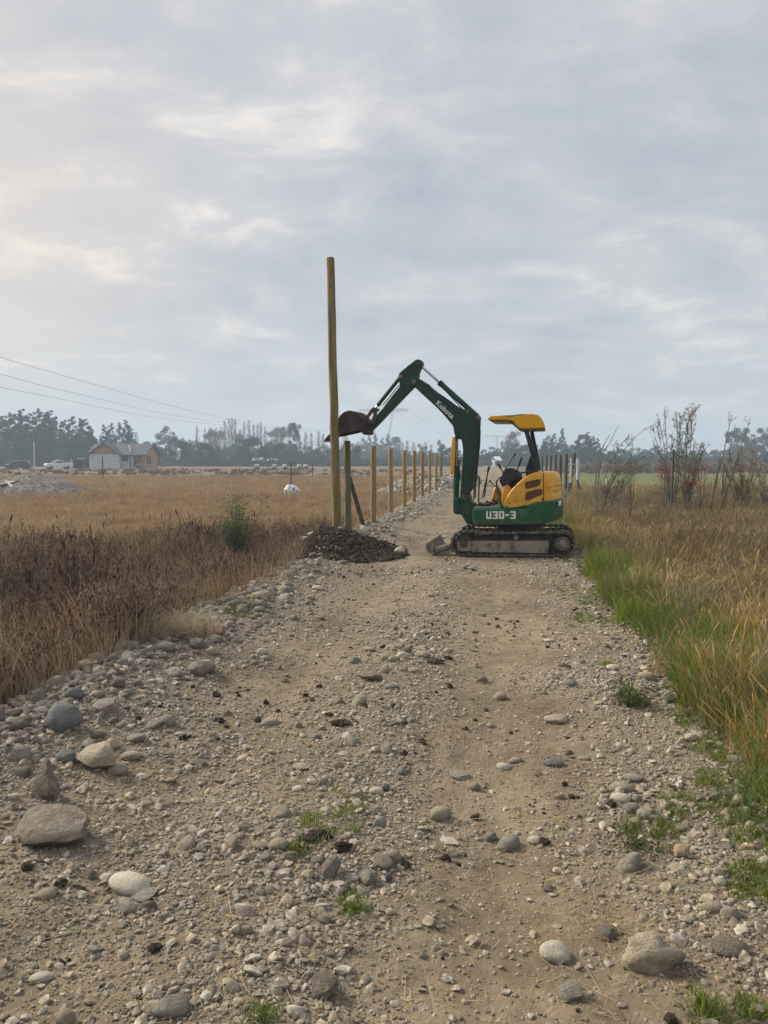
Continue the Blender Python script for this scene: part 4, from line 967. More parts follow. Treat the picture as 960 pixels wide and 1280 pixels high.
def loft(name, rings, m, bevel=0, parent=EX, smooth='auto'):
    mb = MB(); n = len(rings[0]); vs = [W3(*p) for r in rings for p in r]
    fs = [(i * n + j, i * n + (j + 1) % n, (i + 1) * n + (j + 1) % n, (i + 1) * n + j) for i in range(len(rings) - 1) for j in range(n)]
    fs += [tuple(range(n - 1, -1, -1)), tuple(range((len(rings) - 1) * n, len(rings) * n))]
    mb.add(vs, fs); return bx(mb, name, m, parent, smooth=smooth, bevel=bevel)
uF = uw(590.5, 645, .12)[0]; wB = uw(625, 657.5, .03)[1]; wT1 = uw(610, 636.6, .03)[1]; wT2 = uw(670, 628.6, .06)[1]; wT3 = uw(700, 622.8, .55)[1]
uA, uB, uC = uw(657, 636, .03)[0], uw(667, 629, .03)[0], uw(704, 623, .775)[0]
def wtop(u): return float(np.interp(u, [uA, uB, uC], [wT1, wT2, wT3]))
def wbot(u): return wB + .07 * max(0, (u - uB) / (uC - uB)) ** 1.5
def dens(pts, k=4):
    out = []
    for i in range(len(pts)):
        a, b = pts[i], pts[(i + 1) % len(pts)]; d = math.hypot(b[0] - a[0], b[1] - a[1]); q = max(1, int(d / .06))
        out += [(a[0] + (b[0] - a[0]) * j / q, a[1] + (b[1] - a[1]) * j / q) for j in range(q)]
    return out
pl0 = dens(plan(uF)); cu_ = (uF + uC) / 2
def inset(p, d): 
    u, v = p; k = 1 - d / .76; return (cu_ + (u - cu_) * (1 - d / ((uC - uF) / 2)), .775 + (v - .775) * k)
rings = []
for (d, fn) in ((.09, lambda u: wbot(u)), (.02, lambda u: wbot(u) + .025), (0, lambda u: wbot(u) + .07), (0, lambda u: wtop(u) - .014), (.012, lambda u: wtop(u))):
    rings.append([(*inset(p, d), fn(p[0])) for p in pl0])
body = loft('lower_body', rings, G_)
# a pressed joint line and small hatch on the counterweight
for px, w_ in ((661.5, .2),):
    u_, wv = uw(px, 645, .03); mb = MB(); mb.box(W3(u_, .028, (wT1 + wB) / 2 + .0), (.008, .012, wT1 - wB - .10), RX); bx(mb, 'panel_joint', GD, body)
deck = MB(); ud0, ud1 = uw(592, 634, .1)[0], uw(628, 634, .1)[0]
deck.box(W3((ud0 + ud1) / 2, .775, wT1 + .016), (ud1 - ud0, 1.36, .028), RX); bx(deck, 'floor_plate', FL_, bevel=.008)
# ---- lettering on the body, blocky
GLY = {'U': [(0, 0, .32, 1), (.68, 0, 1, 1), (.32, 0, .68, .2)], '3': [(0, .8, .68, 1), (0, 0, .68, .2), (.22, .41, .68, .6), (.68, 0, 1, 1)],
       '0': [(0, 0, .33, 1), (.67, 0, 1, 1), (.33, 0, .67, .2), (.33, .8, .67, 1)], '-': [(0, .38, 1, .62)]}
mb = MB()
for ch, xa, xb in (('U', 607.8, 614.2), ('3', 615.6, 622.2), ('0', 623.6, 630.2), ('-', 631.6, 636.4), ('3', 637.8, 644.6)):
    for (a, b, c, d) in GLY[ch]:
        X = lambda t: xa + (xb - xa) * t; Yy = lambda t: 648.6 - 9.6 * t
        mb.extr(*prism(BP, [(X(a), Yy(b)), (X(c), Yy(b)), (X(c), Yy(d)), (X(a), Yy(d))], .025, .034))
bx(mb, 'lettering', WH, body)
mb = MB()
q = W3(uC - .075, .775 - .745 * .66, 0); tdir = (U * .42 + V_ * .90).normalized(); nrm_ = tdir.cross(ZU).normalized()
w_d = uw(701, 629, .3)[1]
for (a, b, c, d) in ((-.045, .045, -.02, -.045), (-.02, -.045, 0, .03), (0, .03, .02, -.045), (.02, -.045, .045, .045)):
    p1 = q + tdir * a + ZU * (w_d + b); p2 = q + tdir * c + ZU * (w_d + d); mb.tube([p1 + nrm_ * .01, p2 + nrm_ * .01], .009, 5)
bx(mb, 'emblem', WH, body)

# ---- bonnet (rounded, grooved) and near side panel
uh = uw(680, 600, .08)[0]; plh = dens([(a, b) for a, b in plan(uF, .03, uclip=uh)])
cuh = (uh + uC) / 2
def ins2(p, d): u, v = p; return (uh + (u - uh) * (1 - d / .55), .775 + (v - .775) * (1 - d / .75))
def wl(y): return uw(690, y, .25)[1]
rg = [(0, None), (0, wl(615.6)), (.010, wl(615)), (0, wl(614.4)), (0, wl(609.4)), (.010, wl(608.8)), (0, wl(608.2)), (.003, wl(603.2)), (.013, wl(602.6)), (.005, wl(602.0)), (.025, wl(597)), (.06, wl(593)), (.12, wl(590.6)), (.20, wl(589.6))]
loft('bonnet', [[(*ins2(p, d), wtop(p[0]) + .006 if w is None else w) for p in plh] for d, w in rg], Y_)
part('side_panel', BP, [(629, 636.2), (630.2, 628), (633.5, 620.5), (639, 612.5), (646, 605), (654, 598), (661, 593.6), (668, 590.6), (678.8, 589.4), (678.9, 627.4), (668, 629), (662.5, 631.8), (658, 636.2)], .055, .30, Y_, bevel=.028, seg=4)
for (pp, nm) in (([(656.2, 604), (658, 602), (673, 598.8), (675.6, 600), (675.8, 604.5), (673, 607.6), (659, 611.2), (656.6, 610)], 'vent'), ([(656.2, 617.6), (660, 614.6), (674, 610.9), (678, 612), (678.6, 616.5), (676, 619), (660, 625.8), (656.6, 625)], 'vent')):
    v = part(nm, BP, pp, .048, .075, VM, bevel=.004)
    sl = MB(); ys = np.linspace(min(p[1] for p in pp) + 2.2, max(p[1] for p in pp) - 2.2, 4)
    for y in ys[:-1]:
        A = [BP.hit(657.8, y + 1.6, .046), BP.hit(674.5, y - 1.0, .046), BP.hit(674.5, y - .5, .046), BP.hit(657.8, y + 2.1, .046)]; sl.extr([p - V_ * .0 for p in A], [p + V_ * .01 for p in A])
    bx(sl, 'slat', BK, v)
for (px, py) in ((637, 629), (633.5, 633.5), (677.5, 624), (644.5, 606.3), (677, 599.6)): bx(disc(MB(), BP.hit(px, py, .05), V_, .013, .014, 10), 'fastener', BK, smooth='auto')
A = MB(); 
for r_ in (.105,): 
    c = BP.hit(649, 620, .053)
    A.tube([c + (U * math.cos(a) + ZU * math.sin(a)) * r_ for a in np.linspace(0, 2 * math.pi, 28)], .0035, 4)
bx(A, 'pressed_ring', Y_)
part('engine_cover', BP, [(640, 636), (640, 612), (650, 604), (668, 594), (679.4, 592), (679.4, 629), (662, 634)], .31, 1.42, BK, bevel=.01, face=.31)
# far console box (yellow) and its top
part('console_cover', BP, [(612.5, 631), (614.5, 622), (617, 611.5), (621, 607), (625, 612), (628.5, 625), (628, 632)], .95, 1.30, Y_, bevel=.02, face=.95)
part('console_cover', BP, [(626, 632), (627.5, 618), (630, 606), (634, 604), (640, 612), (634, 632)], .36, .60, Y_, bevel=.015, face=.36)
# ---- seat
part('seat_cushion', BP, [(623.5, 600), (626, 597.5), (650, 596), (655, 600), (650, 608), (640, 612), (628, 609)], .46, 1.05, NV, bevel=.03, seg=3, face=.46)
part('seat_base', BP, [(628, 606), (652, 602), (648, 612), (636, 624), (630.5, 626)], .48, 1.0, NV, bevel=.01, face=.46)
part('seat_back', BP, [(656.5, 590), (657.5, 584), (662.5, 570), (665, 567), (668, 569), (672.5, 588), (672, 596), (658, 598)], .50, 1.02, NV, bevel=.03, seg=3, face=.50)
part('armrest_console', BP, [(626.5, 599), (627.8, 590), (632, 585.8), (638, 584.8), (646, 587.5), (651, 592), (653, 597), (640, 602), (630, 608)], .30, .44, NV, bevel=.02, face=.30)
part('armrest_console', BP, [(628, 599), (630.5, 588), (640, 584.5), (652, 591), (652, 598)], 1.08, 1.22, NV, bevel=.02, face=1.08)
# ---- levers and rails
def lever(name, a, b, v, r=.011, grip=.022, gl_=.18):
    p, q = BP.hit(*a, v), BP.hit(*b, v); rd = rod(name, [p, q], r, BK, n=8); d = (q - p).normalized()
    L_ = (q - p).length; rod('grip', [q - d * L_ * gl_, q - d * L_ * gl_ * .5, q], [grip * .75, grip, grip * .8], BK, parent=rd, n=10)
lever('travel_lever', (603, 622), (611.5, 583), .55); lever('travel_lever', (605.5, 622), (610.2, 585), .75, grip=.015)
lever('joystick', (629.5, 592), (622.5, 579.5), .36, gl_=.5); lever('joystick', (645.5, 590), (652.5, 571.5), .34, gl_=.62)
lever('blade_lever', (630.5, 588), (644.5, 566), 1.12, gl_=.16); lever('swing_pedal', (620.5, 609), (611.5, 600.5), .5, .008, .016, .3)
hx = lambda pts, v: [BP.hit(a, b, v) for a, b in pts]
rod('guard_rail', hx([(592.4, 625), (592.8, 600), (593.8, 595.6), (596, 594.6), (598.4, 595.4), (599.2, 598.5), (598, 628)], .30), .013, BK, n=8)
rod('guard_rail', hx([(594.4, 622), (594.6, 602), (596, 597.8), (600, 597.4)], 1.15), .012, BK, n=8)
rod('hand_rail', hx([(627, 635.5), (626, 628), (623.4, 617), (620.8, 608), (620.4, 602.5), (622.5, 598.4), (627, 596.4), (640, 593.8), (655, 590.6), (664, 588.8), (673, 588)], .07), .015, BK, n=8)
mb = MB()
r_ = random.Random(4)
for k in range(9):
    u0_, w0_ = uw(595 + 2.6 * k, 632, .3); mb.tube([W3(u0_, .3 + .08 * k, wT1 + .02), W3(u0_ + r_.uniform(-.05, .08), .32 + .08 * k, wT1 + .07 + r_.random() * .06), W3(u0_ + .08, .34 + .08 * k, wT1 + .04)], .014, 6)
mb.box(W3(uw(606, 628, .5)[0], .6, wT1 + .05), (.16, .5, .05), RX); bx(mb, 'pedals', BK)
# ---- canopy
for v, nm in ((.25, 0), (1.18, 1)):
    part('canopy_post', BP, [(654.2, 535.5), (660.0, 535.5), (676.4, 588), (668.6, 588)] if nm == 0 else [(661.6, 536.5), (666.6, 536.5), (676.0, 584), (671.6, 586)], v, v + .08, BK, bevel=.006, face=v)
part('post_brace', BP, [(656.6, 588.2), (663, 577), (670, 577), (674, 588.2)], .62, .70, BK, bevel=.004, face=.62)
cano = part('canopy', BP, [(608.8, 524.2), (610.2, 521.3), (614, 519.6), (625, 519.2), (640, 518.6), (652, 517.3), (664, 516.9), (672, 518.2), (677, 522.5), (680.4, 529.5), (681.8, 535.2), (665, 535.8), (650, 535.9), (646, 533.4), (642.5, 527.8), (639, 525.6), (630, 525.2), (615, 525.2)], .20, 1.34, CN, bevel=.045, seg=4, face=.20, ang=25)
part('canopy_dark_underside', BP, [(610.5, 524.6), (639, 525), (643.5, 530.5), (647, 535), (680.5, 534.6), (681.3, 536.2), (650, 537.4), (646, 535.2), (641, 528.2), (636, 526.7), (614, 526.6)], .24, 1.30, BK, bevel=.004, face=.22, parent=cano)  # dark box laid along the underside of the solid canopy
rod('canopy_catch', hx([(638.5, 526), (640.5, 528.2)], .24), .022, BK, parent=cano)

# ---- swing bracket, boom, arm, bucket (in a plane swung a little away from the viewer)
SW = math.radians(5.0); pv = W3(uw(580, 640, .775)[0], .775, 0)
NB = (V_ * math.cos(SW) + U * math.sin(SW)).normalized(); BB = Plane(pv, NB)
def bpart(name, pxs, th, m, bevel=.01, parent=EX, **k):
    return part(name, BB, pxs, -th / 2, th / 2, m, bevel, parent=parent, **k)
def pin(px, py, r, th, m=ST, parent=EX, name='pin'): return bx(disc(MB(), BB.hit(px, py, -th / 2) + NB * th / 2, NB, r, th, 16), name, m, parent, bevel=.004)
br = bpart('swing_bracket', [(566.2, 622), (566.4, 640.5), (569, 643), (576.5, 643.5), (580.5, 650), (583, 655), (592.5, 656), (592.5, 630), (588, 626.5), (585.5, 618), (578, 619), (574.5, 630), (573, 622)], .26, GD, .015)
pin(582, 622.5, .055, .34, ST, br); pin(570, 638.5, .045, .32, ST, br)
boom = bpart('boom', [(574.8, 625), (576.2, 600), (577.8, 580), (578.6, 562), (577.2, 552), (572.5, 541), (566, 532.5), (555, 519), (545, 508.6), (530, 495), (517.5, 483.3), (512, 478), (513, 473.5), (519.5, 472), (525, 474), (534, 480.5), (545, 489.5), (556, 498), (566, 506.2), (574, 510.6), (582, 511.4), (590, 511.6), (596.6, 516.8), (599.6, 522.5), (598.7, 534), (598.0, 553), (595.2, 570), (592.6, 588), (589.6, 604), (585.6, 620), (583.6, 626)], .17, GB, .014, seg=3)
# stiffening seam along the boom
bx(MB().tube([BB.hit(x, y, -.088) for x, y in ((541, 489.5), (556, 500.5), (570, 510.2), (582, 518.5), (590, 532), (592, 552), (589, 585), (584, 612))], .0065, 5), 'weld_seam', GD, boom)
for (x, y) in ((597, 521.8), (584.6, 514.8)): pin(x, y, .030, .21, LG, boom)
bpart('boom_lug', [(566, 530), (570, 529), (577, 545), (576, 549), (572, 549), (567.5, 541)], .12, BK, .008)
pin(571.5, 541.5, .05, .20, BK, boom)
# hydraulic hoses along the top of the boom
mb = MB()
for o, dy in ((-.06, 0), (-.03, -1.0), (.0, -.6), (.03, -1.1)):
    mb.tube([BB.hit(x, y + dy, o) for x, y in ((521, 476), (528, 477.6), (537, 483), (541, 489), (549, 493.6), (560, 501), (570, 508.6), (577, 512.6), (579, 513))], .012, 6)
mb.tube([BB.hit(x, y, -.10) for x, y in ((598.4, 524), (599.2, 534), (598.8, 552), (596.4, 572), (594.6, 590), (592.6, 600), (590.4, 610), (585.5, 615.5), (581.5, 617))], .014, 6)
mb.tube([BB.hit(x, y, -.06) for x, y in ((598.9, 526), (600, 540), (599.4, 556), (597.0, 576), (595.6, 596), (592.0, 608), (589, 613))], .014, 6)
mb.tube([BB.hit(x, y, -.10) for x, y in ((577.8, 572), (574.6, 573), (572.8, 576.5), (573.6, 583), (575, 592), (574.8, 600), (572, 602))], .012, 6)
mb.tube([BB.hit(x, y, -.08) for x, y in ((578, 576), (575.5, 576), (573.8, 580))], .010, 6)
bx(mb, 'hydraulic_hoses', BK, boom, smooth=True)
mb = MB(); mb.extr(*prism(BB, [(528, 478), (537, 482.6), (541.6, 488), (540, 490.4), (533, 485), (526, 480)], -.09, .07)); bx(mb, 'hose_clamp', BK, boom, bevel=.004)
# boom lettering along the beam
tcv = bpy.data.curves.new('lettering', 'FONT'); tcv.body = 'Kubota'; tcv.extrude = .003; tcv.offset = .0022; tcv.space_character = 1.12
a = BB.hit(544.3, 504.4, -.09); b_ = BB.hit(563.2, 522.4, -.09); X_ = (b_ - a).normalized(); Zt = -NB; Yt = Zt.cross(X_).normalized()
tcv.size = (b_ - a).length / 3.05
tmp = bpy.data.objects.new('lettering_curve', tcv); lme = bpy.data.meshes.new_from_object(tmp); bpy.data.objects.remove(tmp); lme.materials.clear(); lme.materials.append(WH); to = link('lettering', lme, boom)
MW = Matrix.Translation(a) @ Matrix((X_, Yt, Zt)).transposed().to_4x4(); to.matrix_local = INV @ MW
# boom cylinder with guard
def ram(name, a, b, split, r1, r2, offs=0.0, m=GD, plane=BB):
    p, q = plane.hit(*a, offs), plane.hit(*b, offs); s = p.lerp(q, split)
    c = rod(name, [p, s], r1, m, n=16); rod('rod', [s, q], r2, CH, parent=c, n=12)
    d = (s - p).normalized(); rod('gland', [s - d * .05, s + d * .012], r1 * 1.12, BK, parent=c, n=16); return c
ram('boom_cylinder', (570, 637), (571.3, 543), .575, .050, .026)
part('cylinder_guard', BB, [(562.6, 592), (564.0, 560), (565.4, 546.4), (569.2, 546), (569.4, 560), (567.6, 592)], -.05, .05, Y_, bevel=.008)
part('guard_bracket', BB, [(568.9, 543), (571, 543), (570, 592), (568.4, 592)], -.045, .045, BK, bevel=.003)
# arm cylinder on top
ram('arm_cylinder', (596, 520), (525.8, 457), .655, .047, .021)
rod('cylinder_pipe', [BB.hit(581, 514.5, -.03), BB.hit(563, 495, -.03), BB.hit(556, 487.5, -.03)], .009, BK)
# arm
arm = bpart('arm', [(455.5, 543), (453.6, 539), (455, 534), (460, 530.5), (466, 524), (477, 512), (490, 494.5), (499.5, 483), (498, 471), (498.4, 466.5), (509, 457.5), (519.5, 449.6), (524, 449), (527.4, 451.5), (528.2, 455.6), (525.6, 459.8), (523, 466.5), (522.4, 473), (520, 480.5), (514, 486.6), (503, 498), (487, 514.5), (474, 528.5), (464.6, 538), (461, 543)], .13, GB, .012, seg=3)
for (x, y, r) in ((524.6, 454.6, .038), (517, 477.5, .045), (501, 470.5, .032), (513.4, 467.0, .018)): pin(x, y, r, .20 if y > 475 else .17, ST if y < 470 else LG, arm)
ram('bucket_cylinder', (501.6, 469.8), (468.6, 511), .88, .036, .018, -.02)
mb = MB()
for o in (-.03, .03): mb.tube([BB.hit(x, y, o) for x, y in ((503, 478), (497, 483.6), (489, 493.5), (482, 502.6), (478.5, 506))], .009, 6)
bx(mb, 'arm_hoses', BK, arm, smooth=True)
# linkage
for o in (-.085, .085):
    part('link_arm', BB, [(464.5, 510), (468, 508.6), (471.4, 511.5), (470.6, 522), (467, 530.6), (463, 531), (463.4, 526.5), (466.4, 519), (465.6, 514)], o - .015, o + .015, ST, bevel=.006)
for o in (-.06, .06):
    part('bucket_link', BB, [(464.8, 509.5), (468, 512), (459.4, 524), (455.6, 529.5), (452.6, 527.5), (457, 520.5)], o - .016, o + .016, ST, bevel=.006)
pin(467, 511.5, .032, .24); pin(465.5, 528.5, .032, .24); pin(457.5, 540, .052, .30); pin(454.5, 526.5, .034, .28)
BU = mat('bucket_steel', [(.030, .026, .025), (.06, .046, .043), (.095, .07, .062)], 6, .65, .004, 25, metal=.3, dirt=((.085, .03, .022), 5, .56, .6))
outer = [(455, 541.5), (457.5, 534), (454, 524), (448.5, 517), (443, 514.3), (436.5, 513), (430, 515), (424.5, 520), (420.8, 527.5), (417.5, 535), (412.5, 542.5), (408, 548.2)]
bw = .46; 
def pthick(pts, t):
    """open profile thickened inwards"""
    c = sum((BB.hit(x, y, -bw / 2) for x, y in pts), Vector()) / len(pts); q = [BB.hit(x, y, -bw / 2) for x, y in pts]
    return q, [p + (c - p).normalized() * t for p in q]
q, qi = pthick(outer, .018); n = len(q); bk = MB()
for (z0_, A, B) in ((0, q, qi),):
    vs = [p for p in A] + [p for p in B] + [p + NB * bw for p in A] + [p + NB * bw for p in B]
    fs = [(i, i + 1, 2 * n + i + 1, 2 * n + i) for i in range(n - 1)] + [(n + i, 3 * n + i, 3 * n + i + 1, n + i + 1) for i in range(n - 1)]
    fs += [(i, n + i, n + i + 1, i + 1) for i in range(n - 1)] + [(2 * n + i, 2 * n + i + 1, 3 * n + i + 1, 3 * n + i) for i in range(n - 1)]
    fs += [(0, 2 * n, 3 * n, n), (n - 1, 2 * n - 1, 4 * n - 1, 3 * n - 1)]
    bk.add(vs, fs)
bucket = bx(bk, 'bucket', BU, smooth='auto')
side = outer[:-1] + [(423, 543.6)]
for o in (-bw / 2 - .002, bw / 2 - .014): part('side_plate', BB, [(455, 541.3)] + outer[1:-2] + [(414, 544.5), (423, 543.5), (449, 537.6)], o, o + .016, BU, bevel=.003, face=-bw / 2, parent=bucket)
for o in (-bw / 2 - .014, bw / 2): part('side_cutter', BB, [(422, 543.8), (449, 537.8), (447.5, 532.6), (436, 531.6), (422.5, 535.4), (412, 545.6)], o, o + .014, ST, bevel=.003, face=-bw / 2, parent=bucket)
for k in range(4):
    o = -bw / 2 + .015 + k * (bw - .09) / 3
    part('tooth', BB, [(414, 539.5), (416, 543), (409, 550), (404, 552.8), (407, 547)], o, o + .06, ST, bevel=.003, face=-bw / 2, parent=bucket)
for o in (-.095, .065): part('bucket_ear', BB, [(446, 520), (449, 515.6), (452.6, 516.4), (456.5, 524), (461, 534), (462, 540.5), (459, 544), (453.5, 543), (451, 538), (449.5, 528)], o, o + .03, BU, bevel=.005, parent=bucket)

# ================================================================ SMALL TREES AND SHRUBS ON THE RIGHT
def sapling(px, py_top, Y, wpx, lab, cat, seed, nst=5, fan=.5, bend=0.0, leafn=60, leaf=.05, lm=None, x0=None, base_r=.020, twn=9, arch=0.0, name='sapling', cluster=None):
    """young tree: several ascending rods from one foot, each with side twigs and sparse narrow leaves"""
    top = atY(px, py_top, Y); bxp = atY(px if x0 is None else x0, 600, Y); c = Vector((bxp.x, Y, h(bxp.x, Y))); Ht = top.z - c.z; wd = wpx / F * Y
    root = empty(name, c); tag(root, lab, cat); r = random.Random(seed); st = MB(); V = []; Fq = []; C = []
    def lf(p, dr, s):
        sd = dr.cross(Vector((r.gauss(0, 1), r.gauss(0, 1), r.gauss(0, 1)))).normalized(); b = len(V); cc = r.random()
        V.extend([p, p + dr * s + sd * s * .16, p + dr * s * 2, p + dr * s - sd * s * .16]); C.extend([cc] * 4); Fq.append((b, b + 1, b + 2, b + 3))
    for i in range(nst):
        f = (i + .5) / nst * 2 - 1 if nst > 1 else 0; a0 = r.uniform(-.5, .5)
        L_ = Ht * (1 if i == nst // 2 else r.uniform(.6, .98)); off = f * wd * .5 * fan + bend * L_ + (top.x - c.x if i == nst // 2 else (top.x - c.x) * .6)
        pts = []
        for k in range(9):
            q = k / 8; x = off * q ** 1.15 + arch * L_ * q ** 3; z = L_ * (q - abs(arch) * .55 * q ** 3); pts.append(Vector((x + r.gauss(0, .012) * L_ * .5, a0 * q * wd * .5, z)))
        st.tube(pts, [base_r * (1 - .85 * k / 8) / math.sqrt(nst) * 1.5 + .003 for k in range(9)], 5)
        for t_ in range(twn):
            q = r.uniform(.22, .97); k = min(7, int(q * 8)); p = pts[k].lerp(pts[k + 1], q * 8 - k); ax = (pts[k + 1] - pts[k]).normalized()
            d = (ax * 1.0 + Vector((r.gauss(0, .5), r.gauss(0, .5), r.uniform(-.1, .4)))).normalized(); tl = L_ * r.uniform(.08, .26) * (1.15 - q * .7)
            m1 = p + d * tl * .5; m2 = p + d * tl + Vector((arch * tl * .8, 0, -abs(arch) * tl * .3)); st.tube([p, m1, m2], [.006, .004, .002], 4, cap=False)
            for s in range(int(leafn * .55 / twn)):
                u = r.uniform(.15, 1); b0 = p.lerp(m2, u); lf(b0, (d + Vector((r.gauss(0, .5), r.gauss(0, .5), r.gauss(-.1, .4)))).normalized(), leaf * r.uniform(.5, 1.2))
    if cluster:
        for (dx, dz, rad, n) in cluster:
            for _ in range(n):
                p = Vector((dx + r.gauss(0, rad), r.gauss(0, rad), dz + r.gauss(0, rad * .8))); lf(p, Vector((r.gauss(0, 1), r.gauss(0, 1), r.gauss(0, 1))).normalized(), leaf * .75)
    st.build('branches', M['twig'], root); o = link('leaves', npmesh('leaves', V, Fq, [lm or M['palm']], {'tone': C}), root); o['kind'] = 'stuff'
    return root
sapling(773, 517, 19.5, 22, 'arching young tree with drooping narrow leaves, leaning right, left one of the saplings', 'young tree', 1, 4, .9, .0, 300, .055, x0=752, arch=.22, twn=18, name='young_tree')
sapling(742, 524, 19.0, 16, 'thin leafless sapling curving left behind the white stake', 'sapling', 2, 2, .8, .0, 30, .04, x0=746, arch=.18, twn=6, name='young_tree')
sapling(784, 553, 21, 30, 'low spreading willow-like shrub below the arching young tree', 'shrub', 3, 6, 1.1, .0, 170, .05, x0=766, arch=.25, twn=16, name='shrub')
sapling(789, 555, 18, 14, 'short bare bush of thin upright stems in the middle of the rough grass', 'bush', 4, 5, 1.0, 0, 40, .04, twn=8, name='shrub')
sapling(833, 513, 20, 46, 'vase-shaped bare sapling with many ascending rods, above the left red shrub', 'young tree', 5, 9, 1.0, 0, 260, .045, x0=842, twn=16, name='young_tree')
sapling(873, 504, 20.5, 44, 'tallest slim sapling on the right, dense ascending twigs', 'young tree', 6, 9, 1.0, 0, 520, .05, x0=856, twn=22, name='young_tree')
sapling(913, 518, 19, 10, 'single long bare rod leaning right, right of the tallest sapling', 'sapling', 7, 2, .6, 0, 60, .05, x0=886, twn=8, name='young_tree')
sapling(937, 526, 18.5, 14, 'thin bare sapling leaning far to the right in front of the far blue trees', 'sapling', 8, 3, .7, 0, 90, .04, x0=898, twn=8, name='young_tree')
sapling(928, 552, 20, 46, 'broad rust-brown bush with grey blades near the right edge', 'bush', 9, 9, 1.2, 0, 520, .055, twn=16, name='shrub', lm=m_dead2)
sapling(832, 570, 19, 16, 'red-leaved shrub on the left, under the vase-shaped sapling', 'red shrub', 10, 3, 1, 0, 0, .07, lm=M['rustleaf'], name='shrub', cluster=[(.0, 1.45, .16, 90), (-.10, 1.25, .12, 30)])
sapling(876, 566, 19, 22, 'red-leaved shrub on the right, shaped like a small cone', 'red shrub', 11, 4, 1, 0, 0, .07, lm=M['rustleaf'], name='shrub', cluster=[(0, 1.5, .11, 50), (-.06, 1.22, .2, 80), (-.25, 1.1, .12, 30)])
sapling(958, 566, 21, 26, 'scrubby bare bush cut by the right edge of the picture', 'bush', 12, 6, 1.2, 0, 160, .05, twn=12, name='shrub')
log('old_post', (atY(840, 600, 18).x, 18, -.1), atY(842, 562, 18), .032, .026, m_dark, 'weathered grey post standing below the vase-shaped sapling', 'post', seed=91, knots=0, endcap=False)
log('old_post', (atY(901, 612, 18.5).x, 18.5, -.1), atY(905, 580, 18.5), .022, .018, m_dark, 'thin dark post in the rough grass near the right edge', 'post', seed=92, knots=0, endcap=False)

# ================================================================ OLD FENCE BEHIND THE EXCAVATOR, RIGHT SIDE
OL = [(718, 31, 566.5, 'tallest dark old fence post, leaning, beside the white stakes'), (708, 33.5, 567.8, 'dark old post second behind the white stakes'), (700.6, 36.5, 569, 'thick dark old post seen right behind the yellow bonnet'),
      (694.6, 39, 568.6, 'dark old post third from the canopy posts'), (688.6, 42, 569.5, 'dark old post second from the canopy posts'), (683.2, 45.5, 568.8, 'dark old post first beside the canopy posts'), (678, 49, 569.6, 'faintest old post of the row, almost behind the canopy post')]
for i, (px, Y, pt_, lab) in enumerate(OL):
    a = atY(px, pt_, Y); lx = -.12 if i == 0 else 0.0
    log('old_fence_post', (a.x + (lx * 2.2), Y, h(a.x, Y) - .2), a, .10 if i in (0, 2) else .075, .085 if i in (0, 2) else .07, m_dark, lab, 'fence post', 'dark old fence posts behind the excavator', seed=60 + i, n=9, knots=0, endcap=False)
a = atY(720, 597, 30.6); b = atY(733.5, 614.5, 30.0); log('post_brace', (b.x, b.y, h(b.x, b.y) - .1), a, .05, .045, m_dark, 'dark diagonal brace propping the tallest old fence post', 'brace', seed=70, knots=0, endcap=False)
a = atY(719, 590, 30.4); b = atY(703, 607, 30.0); log('post_brace', (b.x, b.y, h(b.x, b.y) - .1), a, .022, .02, m_dark, 'thin diagonal stick on the left of the white stake', 'brace', seed=71, knots=0, endcap=False)
def stake(px, y0_, y1_, Y, r, lab, pegs):
    a = atY(px, y0_, Y); c = Vector((a.x, Y, h(a.x, Y))); root = empty('white_stake', c); tag(root, lab, 'stake')
    zb = max(.2, atY(px, y1_, Y).z - c.z)
    MB().tube([(0, 0, zb), (0, 0, a.z - c.z)], r, 10).build('stake_body', m_white, root, smooth='auto'); MB().tube([(0, 0, -.2), (0, 0, zb)], r * .5, 8).build('foot', m_dark, root)
    for k in range(pegs):
        z = a.z - c.z - .25 - k * .24; mb = MB(); mb.tube([(-.14, -.02, z), (-.05, -.04, z)], [.03, .02], 8); mb.tube([(.05, -.04, z), (.14, -.02, z)], [.02, .03], 8); mb.build('insulator', m_white, root, smooth='auto')
m_white = mat('weathered_white', [(.36, .37, .37), (.50, .51, .50), (.60, .60, .59)], 6, .8)
stake(714.2, 572.5, 603, 29.5, .045, 'white stake with rows of white insulators on both sides', 4)
stake(723, 573, 600, 30.0, .07, 'plain white board-like stake right of the dark leaning post', 0)
a = G(759, 606); mbx = MB(); mbx.box((0, 0, .2), (.18, .15, .42)); o = mbx.build('marker_block', m_white, None, bevel=.02); o.location = (atY(759, 600, 52).x, 52, h(atY(759, 600, 52).x, 52)); tag(o, 'tiny white marker standing in the far green pasture', 'marker')
# field stakes on the left
def fstake(px, yt, Y, r, lab, m=None): a = atY(px, yt, Y); log('field_stake', (a.x, Y, h(a.x, Y) - .1), a, r, r * .9, m or m_dark, lab, 'stake', seed=int(px), n=7, knots=0, endcap=False)
fstake(128, 570.5, 62, .055, 'dark stake in front of the white wall of the house')
fstake(363.5, 579, 37, .035, 'thin reddish-brown rod standing right behind the white and blue sack')
for px, yt, Y, lab in ((299.5, 584, 95, 'short faint stake at the far edge of the field, left one'), (335.5, 584, 92, 'short faint stake under the pale far roofs'), (390.5, 581, 70, 'short faint stake close to the tall pole')): fstake(px, yt, Y, .05, lab)

